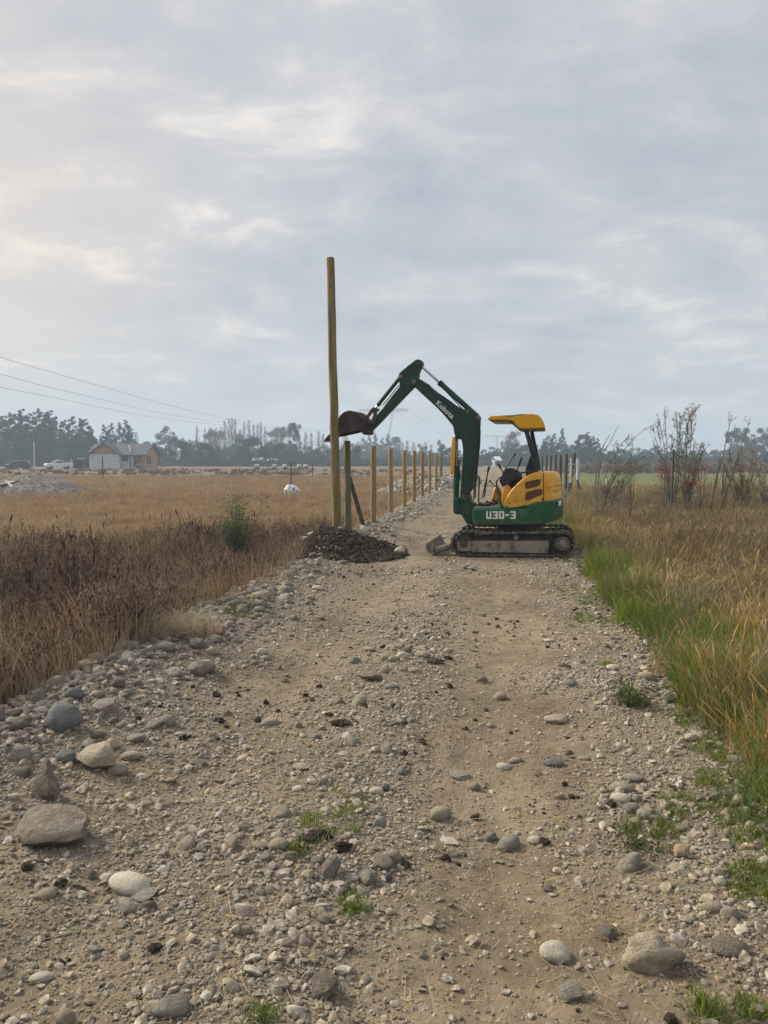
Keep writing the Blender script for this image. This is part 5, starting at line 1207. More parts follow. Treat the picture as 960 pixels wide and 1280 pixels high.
# ================================================================ HOUSE
m_osb = mat('osb_board', [(.36, .19, .085), (.46, .26, .125), (.54, .33, .17)], 14, .9, stretch=(1, 1, 1), dirt=((.30, .16, .08), 6, .5, .5))
m_wall = mat('white_sheathing', [(.50, .52, .53), (.62, .64, .65)], 2, .8)
m_roof = mat('slate_roof', [(.055, .062, .075), (.08, .088, .105), (.11, .115, .13)], 3, .7, .01, 10)
m_trim = mat('dark_trim', [(.03, .025, .025), (.05, .04, .04)], 5, .8)
m_open = mat('dark_opening', [(.012, .013, .015), (.02, .021, .024)], 4, .4)
HO = empty('house', (atY(150, 584, 140).x, 140, h(atY(150, 584, 140).x, 140))); tag(HO, 'unfinished low house with dark roof, white sheathed wall and bare orange board gables', 'house')
hx0 = HO.location.x; hz0 = HO.location.z
def hX(px, Y=140): return atY(px, 575, Y).x - hx0
def hZ(py, Y=140): return atY(480, py, Y).z - hz0
zE, zR = hZ(566.8), hZ(554.6, 144); xL, xR = hX(112), hX(181); xm = hX(149, 138.6); xg = hX(130.5, 138.6); xl = hX(111.5, 138.6)
xop = hX(168)
mb = MB(); mb.box(((xm + hX(170)) / 2, .10, zE / 2), (hX(170) - xm, .2, zE)); mb.box(((xL + xR) / 2, 7.9, zE / 2), (xR - xL, .2, zE)); mb.box((xL + .1, 4, zE / 2), (.2, 7.6, zE)); mb.build('wall', m_wall, HO)
mb = MB(); mb.box(((hX(170) + xR) / 2, .8, zE / 2), (xR - hX(170), .2, zE - .01)); mb.build('wall', m_osb, HO)
A = [Vector((xR, 0, 0)), Vector((xR, 8, 0)), Vector((xR, 8, zE)), Vector((xR, 4, zR - .1)), Vector((xR, 0, zE))]; mb = MB(); mb.extr(A, [p + Vector((-.15, 0, 0)) for p in A]); mb.build('gable_wall', m_osb, HO)
# front wing
A = [Vector((xl, -1.4, 0)), Vector((xm, -1.4, 0)), Vector((xm, -1.4, zE)), Vector((xl, -1.4, zE))]; mb = MB(); mb.extr(A, [p + Vector((0, 1.38, 0)) for p in A]); mb.build('wing_wall', m_wall, HO)
A = [Vector((xl, -1.42, zE + .01)), Vector((xm, -1.42, zE + .01)), Vector((xg, -1.42, zR - .12))]; mb = MB(); mb.extr(A, [p + Vector((0, .15, 0)) for p in A]); mb.build('wing_gable', m_osb, HO)
mb = MB()
for k in range(1, 6): x = xl + (xm - xl) * k / 6; mb.box((x, -1.41, zE / 2), (.04, .03, zE - .1))
mb.box(((xl + xm) / 2, -1.415, zE * .5), (xm - xl - .1, .02, .03)); mb.build('sheathing_joint', mat('joint', [(.33, .34, .35), (.4, .41, .42)], 3), HO)
mb = MB()
for k in range(1, 5): x = xl + (xm - xl) * k / 5; zt_ = zE + (zR - zE) * (1 - abs(x - xg) / ((xm - xl) / 2)) - .3; mb.box((x, -1.43, (zE + zt_) / 2), (.05, .03, max(.1, zt_ - zE)))
mb.build('board_joint', m_trim, HO)
def slab(P_, th=.12): A = [Vector(p) for p in P_]; return A, [p + Vector((0, 0, -th)) for p in A]
mb = MB(); e = .5
mb.extr(*slab([(xL - e, -e, zE - .25), (xR + e, -e, zE - .25), (xR + e, 4, zR), (xL - e, 4, zR)])); mb.extr(*slab([(xL - e, 4, zR), (xR + e, 4, zR), (xR + e, 8 + e, zE - .25), (xL - e, 8 + e, zE - .25)])); rf = mb.build('roof', m_roof, HO)
mb = MB(); hw = (xm - xl) / 2 + .45; dz = (zR - zE) * hw / ((xm - xl) / 2)
mb.extr(*slab([(xg - hw, -2.0, zR - dz), (xg, -2.0, zR + .02), (xg, 4, zR + .02), (xg - hw, 4, zR - dz)])); mb.extr(*slab([(xg, -2.0, zR + .02), (xg + hw, -2.0, zR - dz), (xg + hw, 4, zR - dz), (xg, 4, zR + .02)])); mb.build('wing_roof', m_roof, HO)
mb = MB(); mb.tube([(xg - hw, -2.02, zR - dz - .06), (xg, -2.02, zR - .04), (xg + hw, -2.02, zR - dz - .06)], .09, 4); mb.tube([(xl - .2, -1.5, zE), (xm + .2, -1.5, zE)], .08, 4)
mb.tube([(xR + e + .02, -e, zE - .3), (xR + e + .02, 4, zR - .06), (xR + e + .02, 8 + e, zE - .3)], .10, 4); mb.tube([(xm, -e - .02, zE - .3), (xR + e, -e - .02, zE - .3)], .08, 4); mb.build('barge_board', m_trim, HO)
for (a_, b_, c_, d_, nm, y_) in ((153.5, 160, 576.8, 569.4, 'window', -.04), (167.4, 171.2, 583, 569.6, 'door', -.04), (183.6, 187.6, 581.5, 569.6, 'window', None)):
    if y_ is None:
        yy0, yy1 = 1.4, 3.4; o = MB().box((xR + .03, (yy0 + yy1) / 2, (hZ(c_) + hZ(d_)) / 2), (.08, yy1 - yy0, hZ(d_) - hZ(c_))).build(nm, m_open, HO)
        mb = MB(); mb.box((xR + .08, yy0, (hZ(c_) + hZ(d_)) / 2), (.06, .08, hZ(d_) - hZ(c_))); mb.box((xR + .08, yy1, (hZ(c_) + hZ(d_)) / 2), (.06, .08, hZ(d_) - hZ(c_))); mb.build('frame', m_trim, o)
    else:
        w_ = hX(b_) - hX(a_); z0_, z1_ = max(.05, hZ(c_)), hZ(d_); xc = (hX(a_) + hX(b_)) / 2; o = MB().box((xc, y_ + .01, (z0_ + z1_) / 2), (w_, .08, z1_ - z0_)).build(nm, m_open, HO)
        mb = MB(); mb.box((xc, y_ - .05, z1_), (w_ + .1, .06, .08)); mb.box((xc - w_ / 2, y_ - .05, (z0_ + z1_) / 2), (.08, .06, z1_ - z0_)); mb.box((xc + w_ / 2, y_ - .05, (z0_ + z1_) / 2), (.08, .06, z1_ - z0_)); mb.build('frame', m_trim, o)
mb = MB(); mb.tube([(hX(157), 2.5 - .4, zE + (zR - zE) * .82), (hX(162.5), .3, zE + (zR - zE) * .12)], .09, 5); mb.build('roof_flashing', m_white, HO)
for px in (163.5, 172, 180.3): MB().box((hX(px), -.3, (zE - .3) / 2), (.16, .16, zE - .3)).build('porch_post', m_osb if px > 175 else m_dark, HO)
board((hx0 + hX(171), 138.9, hz0 + hZ(580.4)), (hx0 + hX(190), 138.9, hz0 + hZ(580.2)), .15, .12, m_white, 'long white board lying on trestles before the house porch', 'board')

# open shed left of the house
SH = empty('open_shed', (atY(98, 584, 146).x, 146, h(atY(98, 584, 146).x, 146))); tag(SH, 'low open shed with thin grey roof between the pickup and the house', 'shed')
sx = 4.2; MB().box((0, 0, 1.95), (sx * 1.12, 4, .14)).build('roof', m_roof, SH); MB().box((1.4, -2.1, 1.98), (1.6, .1, .16)).build('roof_edge', m_white, SH)
for x in (-2.1, -.5, 1.9): MB().box((x, -1.9, .95), (.16, .16, 1.86)).build('post', m_wall if x == -.5 else m_dark, SH)
MB().box((0, 1.9, .9), (sx, .1, 1.6)).build('back_wall', m_dark, SH)
MB().box((-.2, .6, .4), (1.2, .8, .8)).build('bench', m_open, SH)

# ================================================================ VEHICLES FAR LEFT
m_cw = mat('white_paint', [(.70, .71, .72), (.78, .79, .80)], 3, .35, spec=.5)
m_cd = mat('dark_paint', [(.02, .024, .03), (.032, .036, .045)], 3, .25, spec=.6)
m_gl = mat('car_glass', [(.02, .026, .03), (.035, .04, .045)], 3, .12, spec=.7)
m_ty = mat('tyre', [(.015, .015, .015), (.025, .025, .025)], 5, .9)
def vehicle(name, px, Y, rz, lab, cat, L_, Wd, side, roofp, m, gl, wheels, extra=None):
    x = atY(px, 580, Y).x; root = empty(name, (x, Y, h(x, Y)), rz); tag(root, lab, cat)
    def lo(p, w, dz=0): return [Vector((a, -w / 2, b + dz)) for a, b in p]
    A = lo(side, Wd); MB().extr(A, [p + Vector((0, Wd, 0)) for p in A]).build('body', m, root, bevel=.07, seg=3)
    A = lo(roofp, Wd * .80); B = [p + Vector((0, Wd * .80, 0)) for p in A]; MB().extr(A, B).build('cabin', m, root, bevel=.06, seg=2)
    for g_ in gl:
        A = lo(g_, Wd * .83); g1_ = MB().extr(A, [p + Vector((0, .03, 0)) for p in A]).build('side_window', m_gl, root); 
        A = [Vector((p.x, -p.y - .03, p.z)) for p in A]; MB().extr(A, [p + Vector((0, .03, 0)) for p in A]).build('side_window', m_gl, root)
    for wx in wheels:
        for s in (-1, 1):
            w_ = MB().tube([(wx, s * (Wd / 2 - .18), .33), (wx, s * (Wd / 2 + .02), .33)], .33, 16).build('wheel', m_ty, root, smooth='auto'); MB().tube([(wx, s * (Wd / 2 - .1), .33), (wx, s * (Wd / 2 + .035), .33)], .19, 12).build('rim', LG, w_, smooth='auto')
    if extra: extra(root)
    return root
def car_extra(r):
    A = [Vector((-1.18, -.66, .98)), Vector((-1.18, .66, .98)), Vector((-.50, .58, 1.47)), Vector((-.50, -.58, 1.47))]; MB().extr(A, [p + Vector((-.05, 0, .03)) for p in A]).build('windscreen', m_gl, r)
    MB().box((-1.55, 0, .93), (.85, 1.4, .04)).build('bonnet', m_cw, r, bevel=.015); MB().box((.55, 0, 1.535), (1.9, 1.2, .04)).build('roof_highlight', m_cw, r, bevel=.015)  # white panels put the highlights on bonnet and roof into the colour
    for s in (-1, 1): MB().box((-2.02, s * .6, .72), (.10, .3, .16)).build('headlight', m_white, r, bevel=.03); MB().box((2.0, s * .68, .95), (.08, .16, .3)).build('tail_light', M['rustleaf'], r, bevel=.02); MB().box((-.95, s * .95, 1.0), (.12, .16, .12)).build('mirror', m_cd, r, bevel=.02)
    MB().box((-2.08, 0, .45), (.12, 1.5, .25)).build('bumper', m_cd, r, bevel=.04)
vehicle('parked_car', 23.5, 131, 0.06, 'dark hatchback with painted highlights on roof and bonnet parked at the far left', 'car', 4.1, 1.7,
        [(-2.05, .3), (-2.08, .66), (-1.9, .84), (-1.15, .98), (1.7, 1.02), (2.02, .95), (2.05, .4), (1.9, .28), (-1.9, .25)], [(-1.2, .95), (-.5, 1.48), (-.1, 1.53), (1.45, 1.50), (1.75, 1.35), (1.98, .98)], m_cd,
        [[(-.95, 1.0), (-.42, 1.40), (.2, 1.44), (.2, 1.0)], [(.28, 1.0), (.28, 1.44), (1.35, 1.41), (1.7, 1.02)]], (-1.3, 1.25), car_extra)
def pu_extra(r):
    A = [Vector((-1.02, -.66, 1.10)), Vector((-1.02, .66, 1.10)), Vector((-.55, .58, 1.62)), Vector((-.55, -.58, 1.62))]; MB().extr(A, [p + Vector((-.05, 0, .03)) for p in A]).build('windscreen', m_gl, r)
    for s in (-1, 1): MB().box((-2.3, s * .6, .78), (.08, .3, .2)).build('headlight', m_gl, r, bevel=.02); MB().box((1.5, s * .82, 1.08), (1.75, .06, .35)).build('bed_side', m_cw, r, bevel=.015)
    MB().box((2.38, 0, 1.08), (.06, 1.6, .35)).build('tailgate', m_cw, r, bevel=.015); MB().box((-2.34, 0, .72), (.06, .8, .2)).build('grille', m_gl, r); MB().box((-2.38, 0, .48), (.12, 1.6, .24)).build('bumper', m_cd, r, bevel=.04)
    MB().box((1.2, 0, 1.35), (.5, .8, .5)).build('load', m_dark, r, bevel=.05)
vehicle('pickup_truck', 72.8, 137, .75, 'white crew-cab pickup truck with load in its bed, near the open shed', 'pickup truck', 4.8, 1.7,
        [(-2.35, .4), (-2.35, .95), (-2.1, 1.05), (-1.05, 1.12), (.6, 1.14), (2.4, 1.0), (2.4, .45), (-2.2, .38)], [(-1.1, 1.08), (-.58, 1.62), (-.2, 1.68), (.6, 1.66), (.72, 1.1)], m_cw,
        [[(-.82, 1.14), (-.42, 1.54), (-.02, 1.56), (-.02, 1.14)], [(.06, 1.14), (.06, 1.56), (.52, 1.54), (.6, 1.14)]], (-1.5, 1.5), pu_extra)

# far low buildings with pale roofs
def farb(px0, px1, y0_, y1_, Y, lab, mroof, two=False):
    a, b = atY(px0, y1_, Y), atY(px1, y0_, Y); x = (a.x + b.x) / 2; w = b.x - a.x; root = empty('far_building', (x, Y, -.1)); tag(root, lab, 'building')
    ze, zr = atY(480, y1_, Y).z, atY(480, y0_, Y).z; MB().box((0, 0, ze / 2), (w * .94, 7, ze)).build('wall', m_dark if not two else m_wall, root)
    mb = MB(); mb.extr(*slab([(-w / 2, -4, ze), (w / 2, -4, ze), (w / 2 * .92, 0, zr + .1), (-w / 2 * .92, 0, zr + .1)])); mb.extr(*slab([(-w / 2 * .92, 0, zr + .1), (w / 2 * .92, 0, zr + .1), (w / 2, 4, ze), (-w / 2, 4, ze)])); mb.build('roof', mroof, root)
    MB().box((0, -3.52, ze * .45), (1.0, .1, ze * .8)).build('door', m_open, root)
    for s in (-.3, .3): MB().box((w * s, -3.52, ze * .55), (1.2, .1, ze * .35)).build('window', m_open, root)
m_tin = mat('pale_tin', [(.72, .74, .76), (.82, .84, .86)], 3, .5)
farb(316, 329.5, 572.0, 575.4, 210, 'far low building with bright pale roof, left of a pair', m_tin, True)
farb(331.5, 349, 572.6, 576.0, 214, 'far low building with bright pale roof, right of a pair', m_tin)
farb(220, 240, 572.2, 575.2, 218, 'far low building with pale roof right of the house', m_tin)
farb(617, 625, 570.5, 575.0, 200, 'small pale hut below the round tree behind the excavator', m_wall, True)
# pale bales along the far field edge
for k, (px, lab) in enumerate(((321, 'leftmost of the five pale bales on the far field edge'), (343, 'second of the five pale bales on the far field edge'), (356, 'third of the five pale bales, the biggest, on the far field edge'), (374, 'fourth of the five pale bales on the far field edge'), (382, 'rightmost of the five pale bales on the far field edge'))):
    x = atY(px, 583, 128).x; root = empty('bale', (x, 128, h(x, 128) + .15), .2 * k); tag(root, lab, 'bale', 'pale bales on the far field edge')
    MB().tube([(-.34, 0, .5), (-.30, 0, .5), (.30, 0, .5), (.34, 0, .5)], [.24, .30, .30, .24], 14).build('wrapped_straw', m_white, root, smooth='auto'); MB().box((0, 0, .08), (.9, .8, .3)).build('shadow_slab', m_dark, root)  # dark box under each bale takes the place of its shadow

# ================================================================ PYLONS AND WIRES
m_steel = mat('galvanised', [(.20, .21, .22), (.30, .31, .32)], 5, .6)
def truss(mb, a, b, w, n, r, up=Vector((0, 0, 1))):
    a = Vector(a); b = Vector(b); d = (b - a).normalized(); s = d.cross(up).normalized() if abs(d.dot(up)) < .95 else Vector((1, 0, 0)); t = s.cross(d).normalized()
    cs_ = [s * w / 2 + t * w / 2, -s * w / 2 + t * w / 2, -s * w / 2 - t * w / 2, s * w / 2 - t * w / 2]
    for c in cs_: mb.tube([a + c, b + c], r, 4, cap=False)
    for k in range(n):
        p = a.lerp(b, k / n); q = a.lerp(b, (k + 1) / n)
        for j in range(4): mb.tube([p + cs_[j], q + cs_[(j + 1) % 4]], r * .6, 3, cap=False)
def pylon(pxl, pxr, py, Y, foot, lab, guy=True):
    a, b = atY(pxl, py + 1.5, Y), atY(pxr, py + 1.5, Y); fx = atY(foot, 575, Y).x; root = empty('pylon', (fx, Y, 0)); tag(root, lab, 'pylon')
    A = a - root.location; B = b - root.location; mb = MB(); truss(mb, A, B, 1.1, 12, .13); mb.build('crossarm', m_steel, root)
    L1 = A.lerp(B, .42); mb = MB(); truss(mb, (0, 0, 0), L1, 1.0, 26, .12, Vector((0, 1, 0))); mb.build('mast', m_steel, root)
    mb = MB(); p1, p2, p3 = A.lerp(B, .50), A.lerp(B, .74) - Vector((0, 0, 3.6)), A.lerp(B, .97)
    mb.tube([p1, p2, p3], .12, 4); mb.build('insulator_string', m_steel, root)
    mb = MB(); mb.tube([A.lerp(B, .30) + Vector((0, 0, .6)), A.lerp(B, .30) + Vector((0, 0, 2.2))], .1, 4); mb.tube([A.lerp(B, .75) + Vector((0, 0, .6)), A.lerp(B, .75) + Vector((0, 0, 2.2))], .1, 4); mb.build('peak', m_steel, root)
    if guy:
        mb = MB(); mb.tube([B, (B.x + 46, 20, 0)], .06, 4); mb.tube([A, (A.x - 26, 20, 0)], .05, 4); mb.build('guy_wire', m_steel, root)
    return root
pylon(478, 510, 511, 430, 480, 'hazy steel pylon seen between arm and boom, slanting mast')
pylon(449, 482, 511.5, 445, 474, 'hazy steel pylon half hidden behind the arm end')
pylon(606, 641, 544, 620, 623, 'very faint distant pylon left of the canopy posts', False)
m_wire = mat('wire', [(.03, .03, .03), (.05, .05, .05)], 5, .7)
for (pts, rr, lab) in (([(-60, 425, 120), (0, 446.4, 132), (60, 464, 150), (130, 484, 180), (200, 503.5, 215), (280, 522.6, 265), (345, 532, 320), (411, 535.5, 380), (450, 511, 440)], .035, 'upper power line dropping from the top left behind the tall pole'),
                       ([(-60, 450, 120), (0, 467.4, 132), (60, 483.5, 150), (130, 500, 180), (206, 517, 215), (280, 528, 265), (345, 534, 320), (411, 536.5, 380), (466, 511, 440)], .033, 'middle power line from the left edge'),
                       ([(-60, 470, 120), (0, 483.8, 132), (60, 495.5, 150), (130, 510, 180), (200, 522.5, 215), (280, 531.5, 265), (345, 536, 320), (411, 537.8, 380), (480, 511, 440)], .033, 'lowest power line from the left edge, above the dark trees')):
    P_ = [atY(*p) for p in pts]
    # Catmull-Rom smoothing
    Q = []
    for i in range(len(P_) - 1):
        p0, p1, p2, p3 = P_[max(0, i - 1)], P_[i], P_[i + 1], P_[min(len(P_) - 1, i + 2)]
        for s in range(6):
            t = s / 6; Q.append(.5 * ((2 * p1) + (p2 - p0) * t + (2 * p0 - 5 * p1 + 4 * p2 - p3) * t * t + (3 * p1 - p0 - 3 * p2 + p3) * t ** 3))
    Q.append(P_[-1]); o = MB().tube(Q, rr, 5).build('power_line', m_wire); tag(o, lab, 'power line')
log('utility_pole', (atY(43, 580, 150).x, 150, 0), atY(42.5, 552, 150), .16, .11, mat('concrete', [(.42, .42, .40), (.5, .5, .48)], 5), 'thin pale concrete pole between the hatchback and the pickup', 'utility pole', seed=95, knots=0, endcap=False)

# ================================================================ FAR TREES
def tleaf(nme, cols): return mat(nme, cols, scale=.12, rough=.9, spec=.1, attr='tone', trans=.15)
TM = {'dark': tleaf('conifer_leaves', [(.008, .022, .014), (.015, .034, .022), (.03, .052, .032)]),
      'mid': tleaf('euc_leaves', [(.028, .05, .032), (.045, .075, .045), (.08, .11, .065)]),
      'olive': tleaf('olive_leaves', [(.05, .065, .03), (.08, .095, .045), (.12, .125, .06)]),
      'bare': tleaf('bare_twigs', [(.12, .095, .075), (.19, .155, .12), (.26, .215, .17)])}
m_bark = mat('bark', [(.05, .042, .035), (.10, .085, .07)], 3, .95)
def crown(name, clusters, nq, size, m, seed, elong=1.0, vertical=False):
    r = np.random.default_rng(seed); vol = np.array([c[3] ** 2 for c in clusters]); pr = vol / vol.sum(); idx = r.choice(len(clusters), nq, p=pr)
    cl = np.array(clusters)[idx]; d = r.normal(0, 1, (nq, 3)); d /= np.linalg.norm(d, axis=1)[:, None]
    rad = cl[:, 3] * r.uniform(.35, 1.08, nq); c = cl[:, :3] + d * rad[:, None] * np.array([1, 1, .8])
    a = r.normal(0, 1, (nq, 3)); a /= np.linalg.norm(a, axis=1)[:, None]
    if vertical: a = a * .25 + np.array([0, 0, 1]); a /= np.linalg.norm(a, axis=1)[:, None]
    b = np.cross(a, r.normal(0, 1, (nq, 3))); b /= np.linalg.norm(b, axis=1)[:, None]; s = size * r.uniform(.5, 1.3, nq)
    V = np.stack([c - a * (s * elong)[:, None] , c + b * (s * .6)[:, None], c + a * (s * elong)[:, None], c - b * (s * .6)[:, None]], 1).reshape(-1, 3)
    ct = r.uniform(0, 1, len(clusters))[idx] * .6 + r.uniform(0, 1, nq) * .4
    return npmesh(name, V, np.arange(nq * 4).reshape(-1, 4), [m], {'tone': np.repeat(ct, 4)})
def trunk_mesh(Ht, r0, limbs, seed, forks):
    r = random.Random(seed); mb = MB(); N = 7
    pts = [Vector((r.gauss(0, .012) * Ht * (k > 0), r.gauss(0, .012) * Ht * (k > 0), Ht * k / N)) for k in range(N + 1)]; mb.tube(pts, [r0 * (1 - .88 * k / N) for k in range(N + 1)], 6)
    for (x, y, z, rr) in limbs[:forks]:
        k = max(1, min(N - 1, int((z - Ht * .12) / Ht * N))); p = pts[k]; q = Vector((x, y, z)); mb.tube([p, p.lerp(q, .5) + Vector((0, 0, -.02 * Ht)), q], [r0 * .4, r0 * .25, r0 * .08], 5)
    me = bpy.data.meshes.new('trunk'); me.from_pydata([tuple(v) for v in mb.v], [], mb.f); me.materials.append(m_bark); me.update(); return me
def spindle(seed):
    r = np.random.default_rng(seed); nq = 420; z = .6 + 9.0 * r.random(nq) ** .8; wd = .75 * np.sin(np.clip((z + .4) / 10.6, 0, 1) * 2.95) + .03
    a = r.uniform(0, 6.28, nq); q = np.sqrt(r.random(nq)) * wd * (.7 + .3 * np.sin(a * 3 + seed)); c = np.stack([np.cos(a) * q, np.sin(a) * q, z], 1)
    L_ = r.uniform(.3, .95, nq) * (1.1 - z / 14); d = np.stack([np.cos(a) * .13, np.sin(a) * .13, np.ones(nq)], 1); w = r.uniform(.02, .055, nq)
    b = r.uniform(0, 3.14, nq); u = np.stack([np.cos(b), np.sin(b), np.zeros(nq)], 1) * w[:, None]
    V = np.stack([c - u, c + u, c + d * L_[:, None] + u * .4, c + d * L_[:, None] - u * .4], 1).reshape(-1, 3)
    return npmesh('crown', V, np.arange(nq * 4).reshape(-1, 4), [TM['bare']], {'tone': np.repeat(r.uniform(0, 1, nq), 4)})
def proto_tree(kind, seed):
    """unit trees 10 m tall"""
    r = random.Random(seed); cl = []
    if kind == 'conifer':
        for k in range(46):
            z = 1.2 + 8.9 * (k / 46) ** 1.0; w = 2.3 * (1 - (z - 1) / 9.6) ** .75 + .12; a = r.uniform(0, 6.28); cl.append((math.cos(a) * w * .66, math.sin(a) * w * .66, z, .16 + w * .30 * r.uniform(.6, 1.3)))
        m, nq, s = TM['dark'], 4200, .17
    elif kind == 'euc':
        for k in range(15): z = r.uniform(3.4, 9.3); w = 2.7 * math.sin(min(1, (z - 2) / 7.6) * 2.4); a = r.uniform(0, 6.28); q = r.uniform(.3, 1); cl.append((math.cos(a) * w * q, math.sin(a) * w * q, z, r.uniform(.55, 1.15)))
        for k in range(4): a = r.uniform(0, 6.28); cl.append((math.cos(a) * 1.2, math.sin(a) * 1.2, r.uniform(1.5, 3.2), .8))
        m, nq, s = TM['mid'], 3000, .17
    elif kind == 'dense':
        for k in range(26): z = r.uniform(.7, 8.4); w = 3.7 * math.sqrt(max(.05, 1 - ((z - 3.6) / 5.6) ** 2)); a = r.uniform(0, 6.28); q = r.uniform(.2, 1); cl.append((math.cos(a) * w * q, math.sin(a) * w * q, z, r.uniform(1.0, 1.7)))
        m, nq, s = TM['mid'] if seed % 2 else TM['dark'], 4000, .22
    elif kind == 'olive':
        for k in range(22): z = r.uniform(.7, 8.2); w = 3.3 * math.sqrt(max(.05, 1 - ((z - 4) / 5.4) ** 2)); a = r.uniform(0, 6.28); q = r.uniform(.2, 1); cl.append((math.cos(a) * w * q, math.sin(a) * w * q, z, r.uniform(.8, 1.5)))
        m, nq, s = TM['olive'], 3000, .20
    elif kind == 'poplar':
        for k in range(22): z = 1 + 8.8 * k / 22; w = .46 * math.sin(min(1.0, (z - .2) / 9.8) * 2.9) + .05; a = r.uniform(0, 6.28); cl.append((math.cos(a) * w * .7, math.sin(a) * w * .7, z, .20 + w * .7))
        me = spindle(seed); return me, trunk_mesh(9.3, .14, cl[::3], seed, 7)
    elif kind == 'bare':
        for k in range(18): z = r.uniform(3, 9.2); w = 2.6 * math.sin(min(1, (z - 1) / 8.8) * 2.6); a = r.uniform(0, 6.28); q = r.uniform(.2, 1); cl.append((math.cos(a) * w * q, math.sin(a) * w * q, z, r.uniform(.6, 1.2)))
        me = crown('crown', cl, 1000, .16, TM['bare'], seed, 2.6, True); return me, trunk_mesh(8.5, .16, cl, seed, 16)
    return crown('crown', cl, nq, s, m, seed), trunk_mesh(8.6, .22, cl, seed, 9)
TP = {k: [proto_tree(k, 100 * i + j) for j in range(3)] for i, k in enumerate(('conifer', 'euc', 'dense', 'olive', 'poplar', 'bare'))}
TLAB = {'conifer': 'dark pointed evergreen', 'euc': 'open-crowned eucalyptus-like tree', 'dense': 'dense rounded dark tree', 'olive': 'olive-green bushy tree', 'poplar': 'slender bare poplar', 'bare': 'bare brown leafless tree'}
def tree(kind, px, ytop, Y, wf, grp, lab=None, seed=0):
    me, tr = TP[kind][seed % 3]; a = atY(px, ytop, Y); s = (a.z + .3) / 9.9; root = empty('tree' if kind != 'poplar' else 'poplar_tree', (a.x, Y, -.2), random.uniform(0, 6.28)); root.scale = (s * wf, s * wf, s)
    tag(root, lab or (TLAB[kind] + ' in ' + grp), 'tree', None if lab else TLAB[kind] + 's in ' + grp); link('crown', me, root); link('trunk', tr, root)
rt = random.Random(9)
gA = 'the dark grove at the far left'
for px, yt in ((-12, 520), (2, 521), (10, 517), (18, 519), (27, 513), (36, 518), (46, 512), (54, 517), (62, 515), (70, 522), (80, 526), (90, 522), (99, 524), (106, 525), (113, 534)): tree('conifer', px, yt, rt.uniform(195, 225), rt.uniform(.85, 1.25), gA, seed=rt.randrange(3))
for px, yt in ((130, 532), (139, 530), (148, 529), (157, 526.5), (164, 534)): tree('conifer', px, yt, rt.uniform(205, 235), .9, 'the clump behind the house roof', seed=rt.randrange(3))
for px, yt, Y in ((5, 548, 190), (22, 556, 185), (86, 546, 190), (100, 550, 192), (122, 545, 200), (-8, 556, 186), (60, 552, 188), (110, 556, 186), (40, 550, 190), (72, 556, 186)): tree('dense', px, yt, Y, 1.1, gA, seed=rt.randrange(3))
tree('olive', 14, 559, 182, 1.2, gA, 'pale olive bush behind the dark hatchback', 1)
tree('poplar', 170, 540, 240, 1.5, '', 'lone pale poplar just right of the clump behind the house', 0)
tree('euc', 212, 529, 215, .95, '', 'tallest spreading tree right of the house, ragged clumps', 1)
for px, yt, Y, k in ((198, 548, 215, 'dense'), (226, 545, 212, 'dense'), (240, 548, 212, 'dense'), (254, 549, 205, 'dense'), (268, 556, 205, 'dense'), (208, 558, 200, 'olive'), (186, 556, 225, 'dense'), (232, 560, 202, 'dense'), (280, 560, 215, 'olive')): tree(k, px, yt, Y, 1.0, 'the woods beside the house', seed=rt.randrange(3))
for px, yt in ((246, 532), (256, 535), (263, 534), (270, 535), (276, 533), (281, 525), (286, 523), (290, 522), (294, 524), (300, 536), (305, 528), (311, 525), (317, 530), (322, 530), (326, 527), (331, 533)): tree('poplar', px, yt, rt.uniform(255, 285), rt.uniform(.8, 1.2), 'the pale poplar row', seed=rt.randrange(3))
for px, yt in ((262, 537), (273, 537), (298, 541)): tree('bare', px, yt, 265, 1, 'the pale poplar row', seed=rt.randrange(3))
for px, yt, Y, k in ((303, 545, 215, 'dense'), (315, 541, 212, 'dense'), (326, 548, 215, 'dense'), (340, 551, 220, 'dense'), (350, 550, 215, 'dense'), (360, 553, 220, 'dense'), (372, 556, 225, 'dense'), (384, 553, 225, 'olive'), (396, 558, 230, 'dense'), (408, 555, 230, 'dense'), (344, 564, 225, 'dense'), (311, 562, 222, 'olive'), (330, 563, 222, 'olive')): tree(k, px, yt, Y, 1.0, 'the dark bushes around far roofs', seed=rt.randrange(3))
tree('euc', 362, 527, 235, .72, '', 'tall twin-headed blue-green tree left of the timber pole, left head', 0); tree('euc', 371, 527.5, 238, .62, '', 'tall twin-headed blue-green tree left of the timber pole, right head', 2)
for px, yt in ((345, 534), (352, 535), (382, 540), (389, 541), (398, 539), (404, 542)): tree('poplar' if px != 345 else 'bare', px, yt, 290, 1.5, 'the row left of the tall pole', seed=rt.randrange(3))
for px, yt, k, Y, w in ((428, 553, 'dense', 200, 1.0), (440, 551, 'olive', 215, 1), (446, 556, 'dense', 205, .8), (432, 540, 'poplar', 340, 2.2), (450, 545, 'euc', 345, 1), (461, 545, 'conifer', 350, 1), (470, 543, 'conifer', 345, 1), (478, 548, 'conifer', 350, 1), (484, 543, 'conifer', 345, 1), (492, 545, 'euc', 345, 1), (497, 547, 'conifer', 350, 1), (466, 562, 'dense', 300, 1), (484, 560, 'dense', 310, 1), (440, 562, 'dense', 300, 1)): tree(k, px, yt, Y, w, 'the blue wood behind new posts', seed=rt.randrange(3))
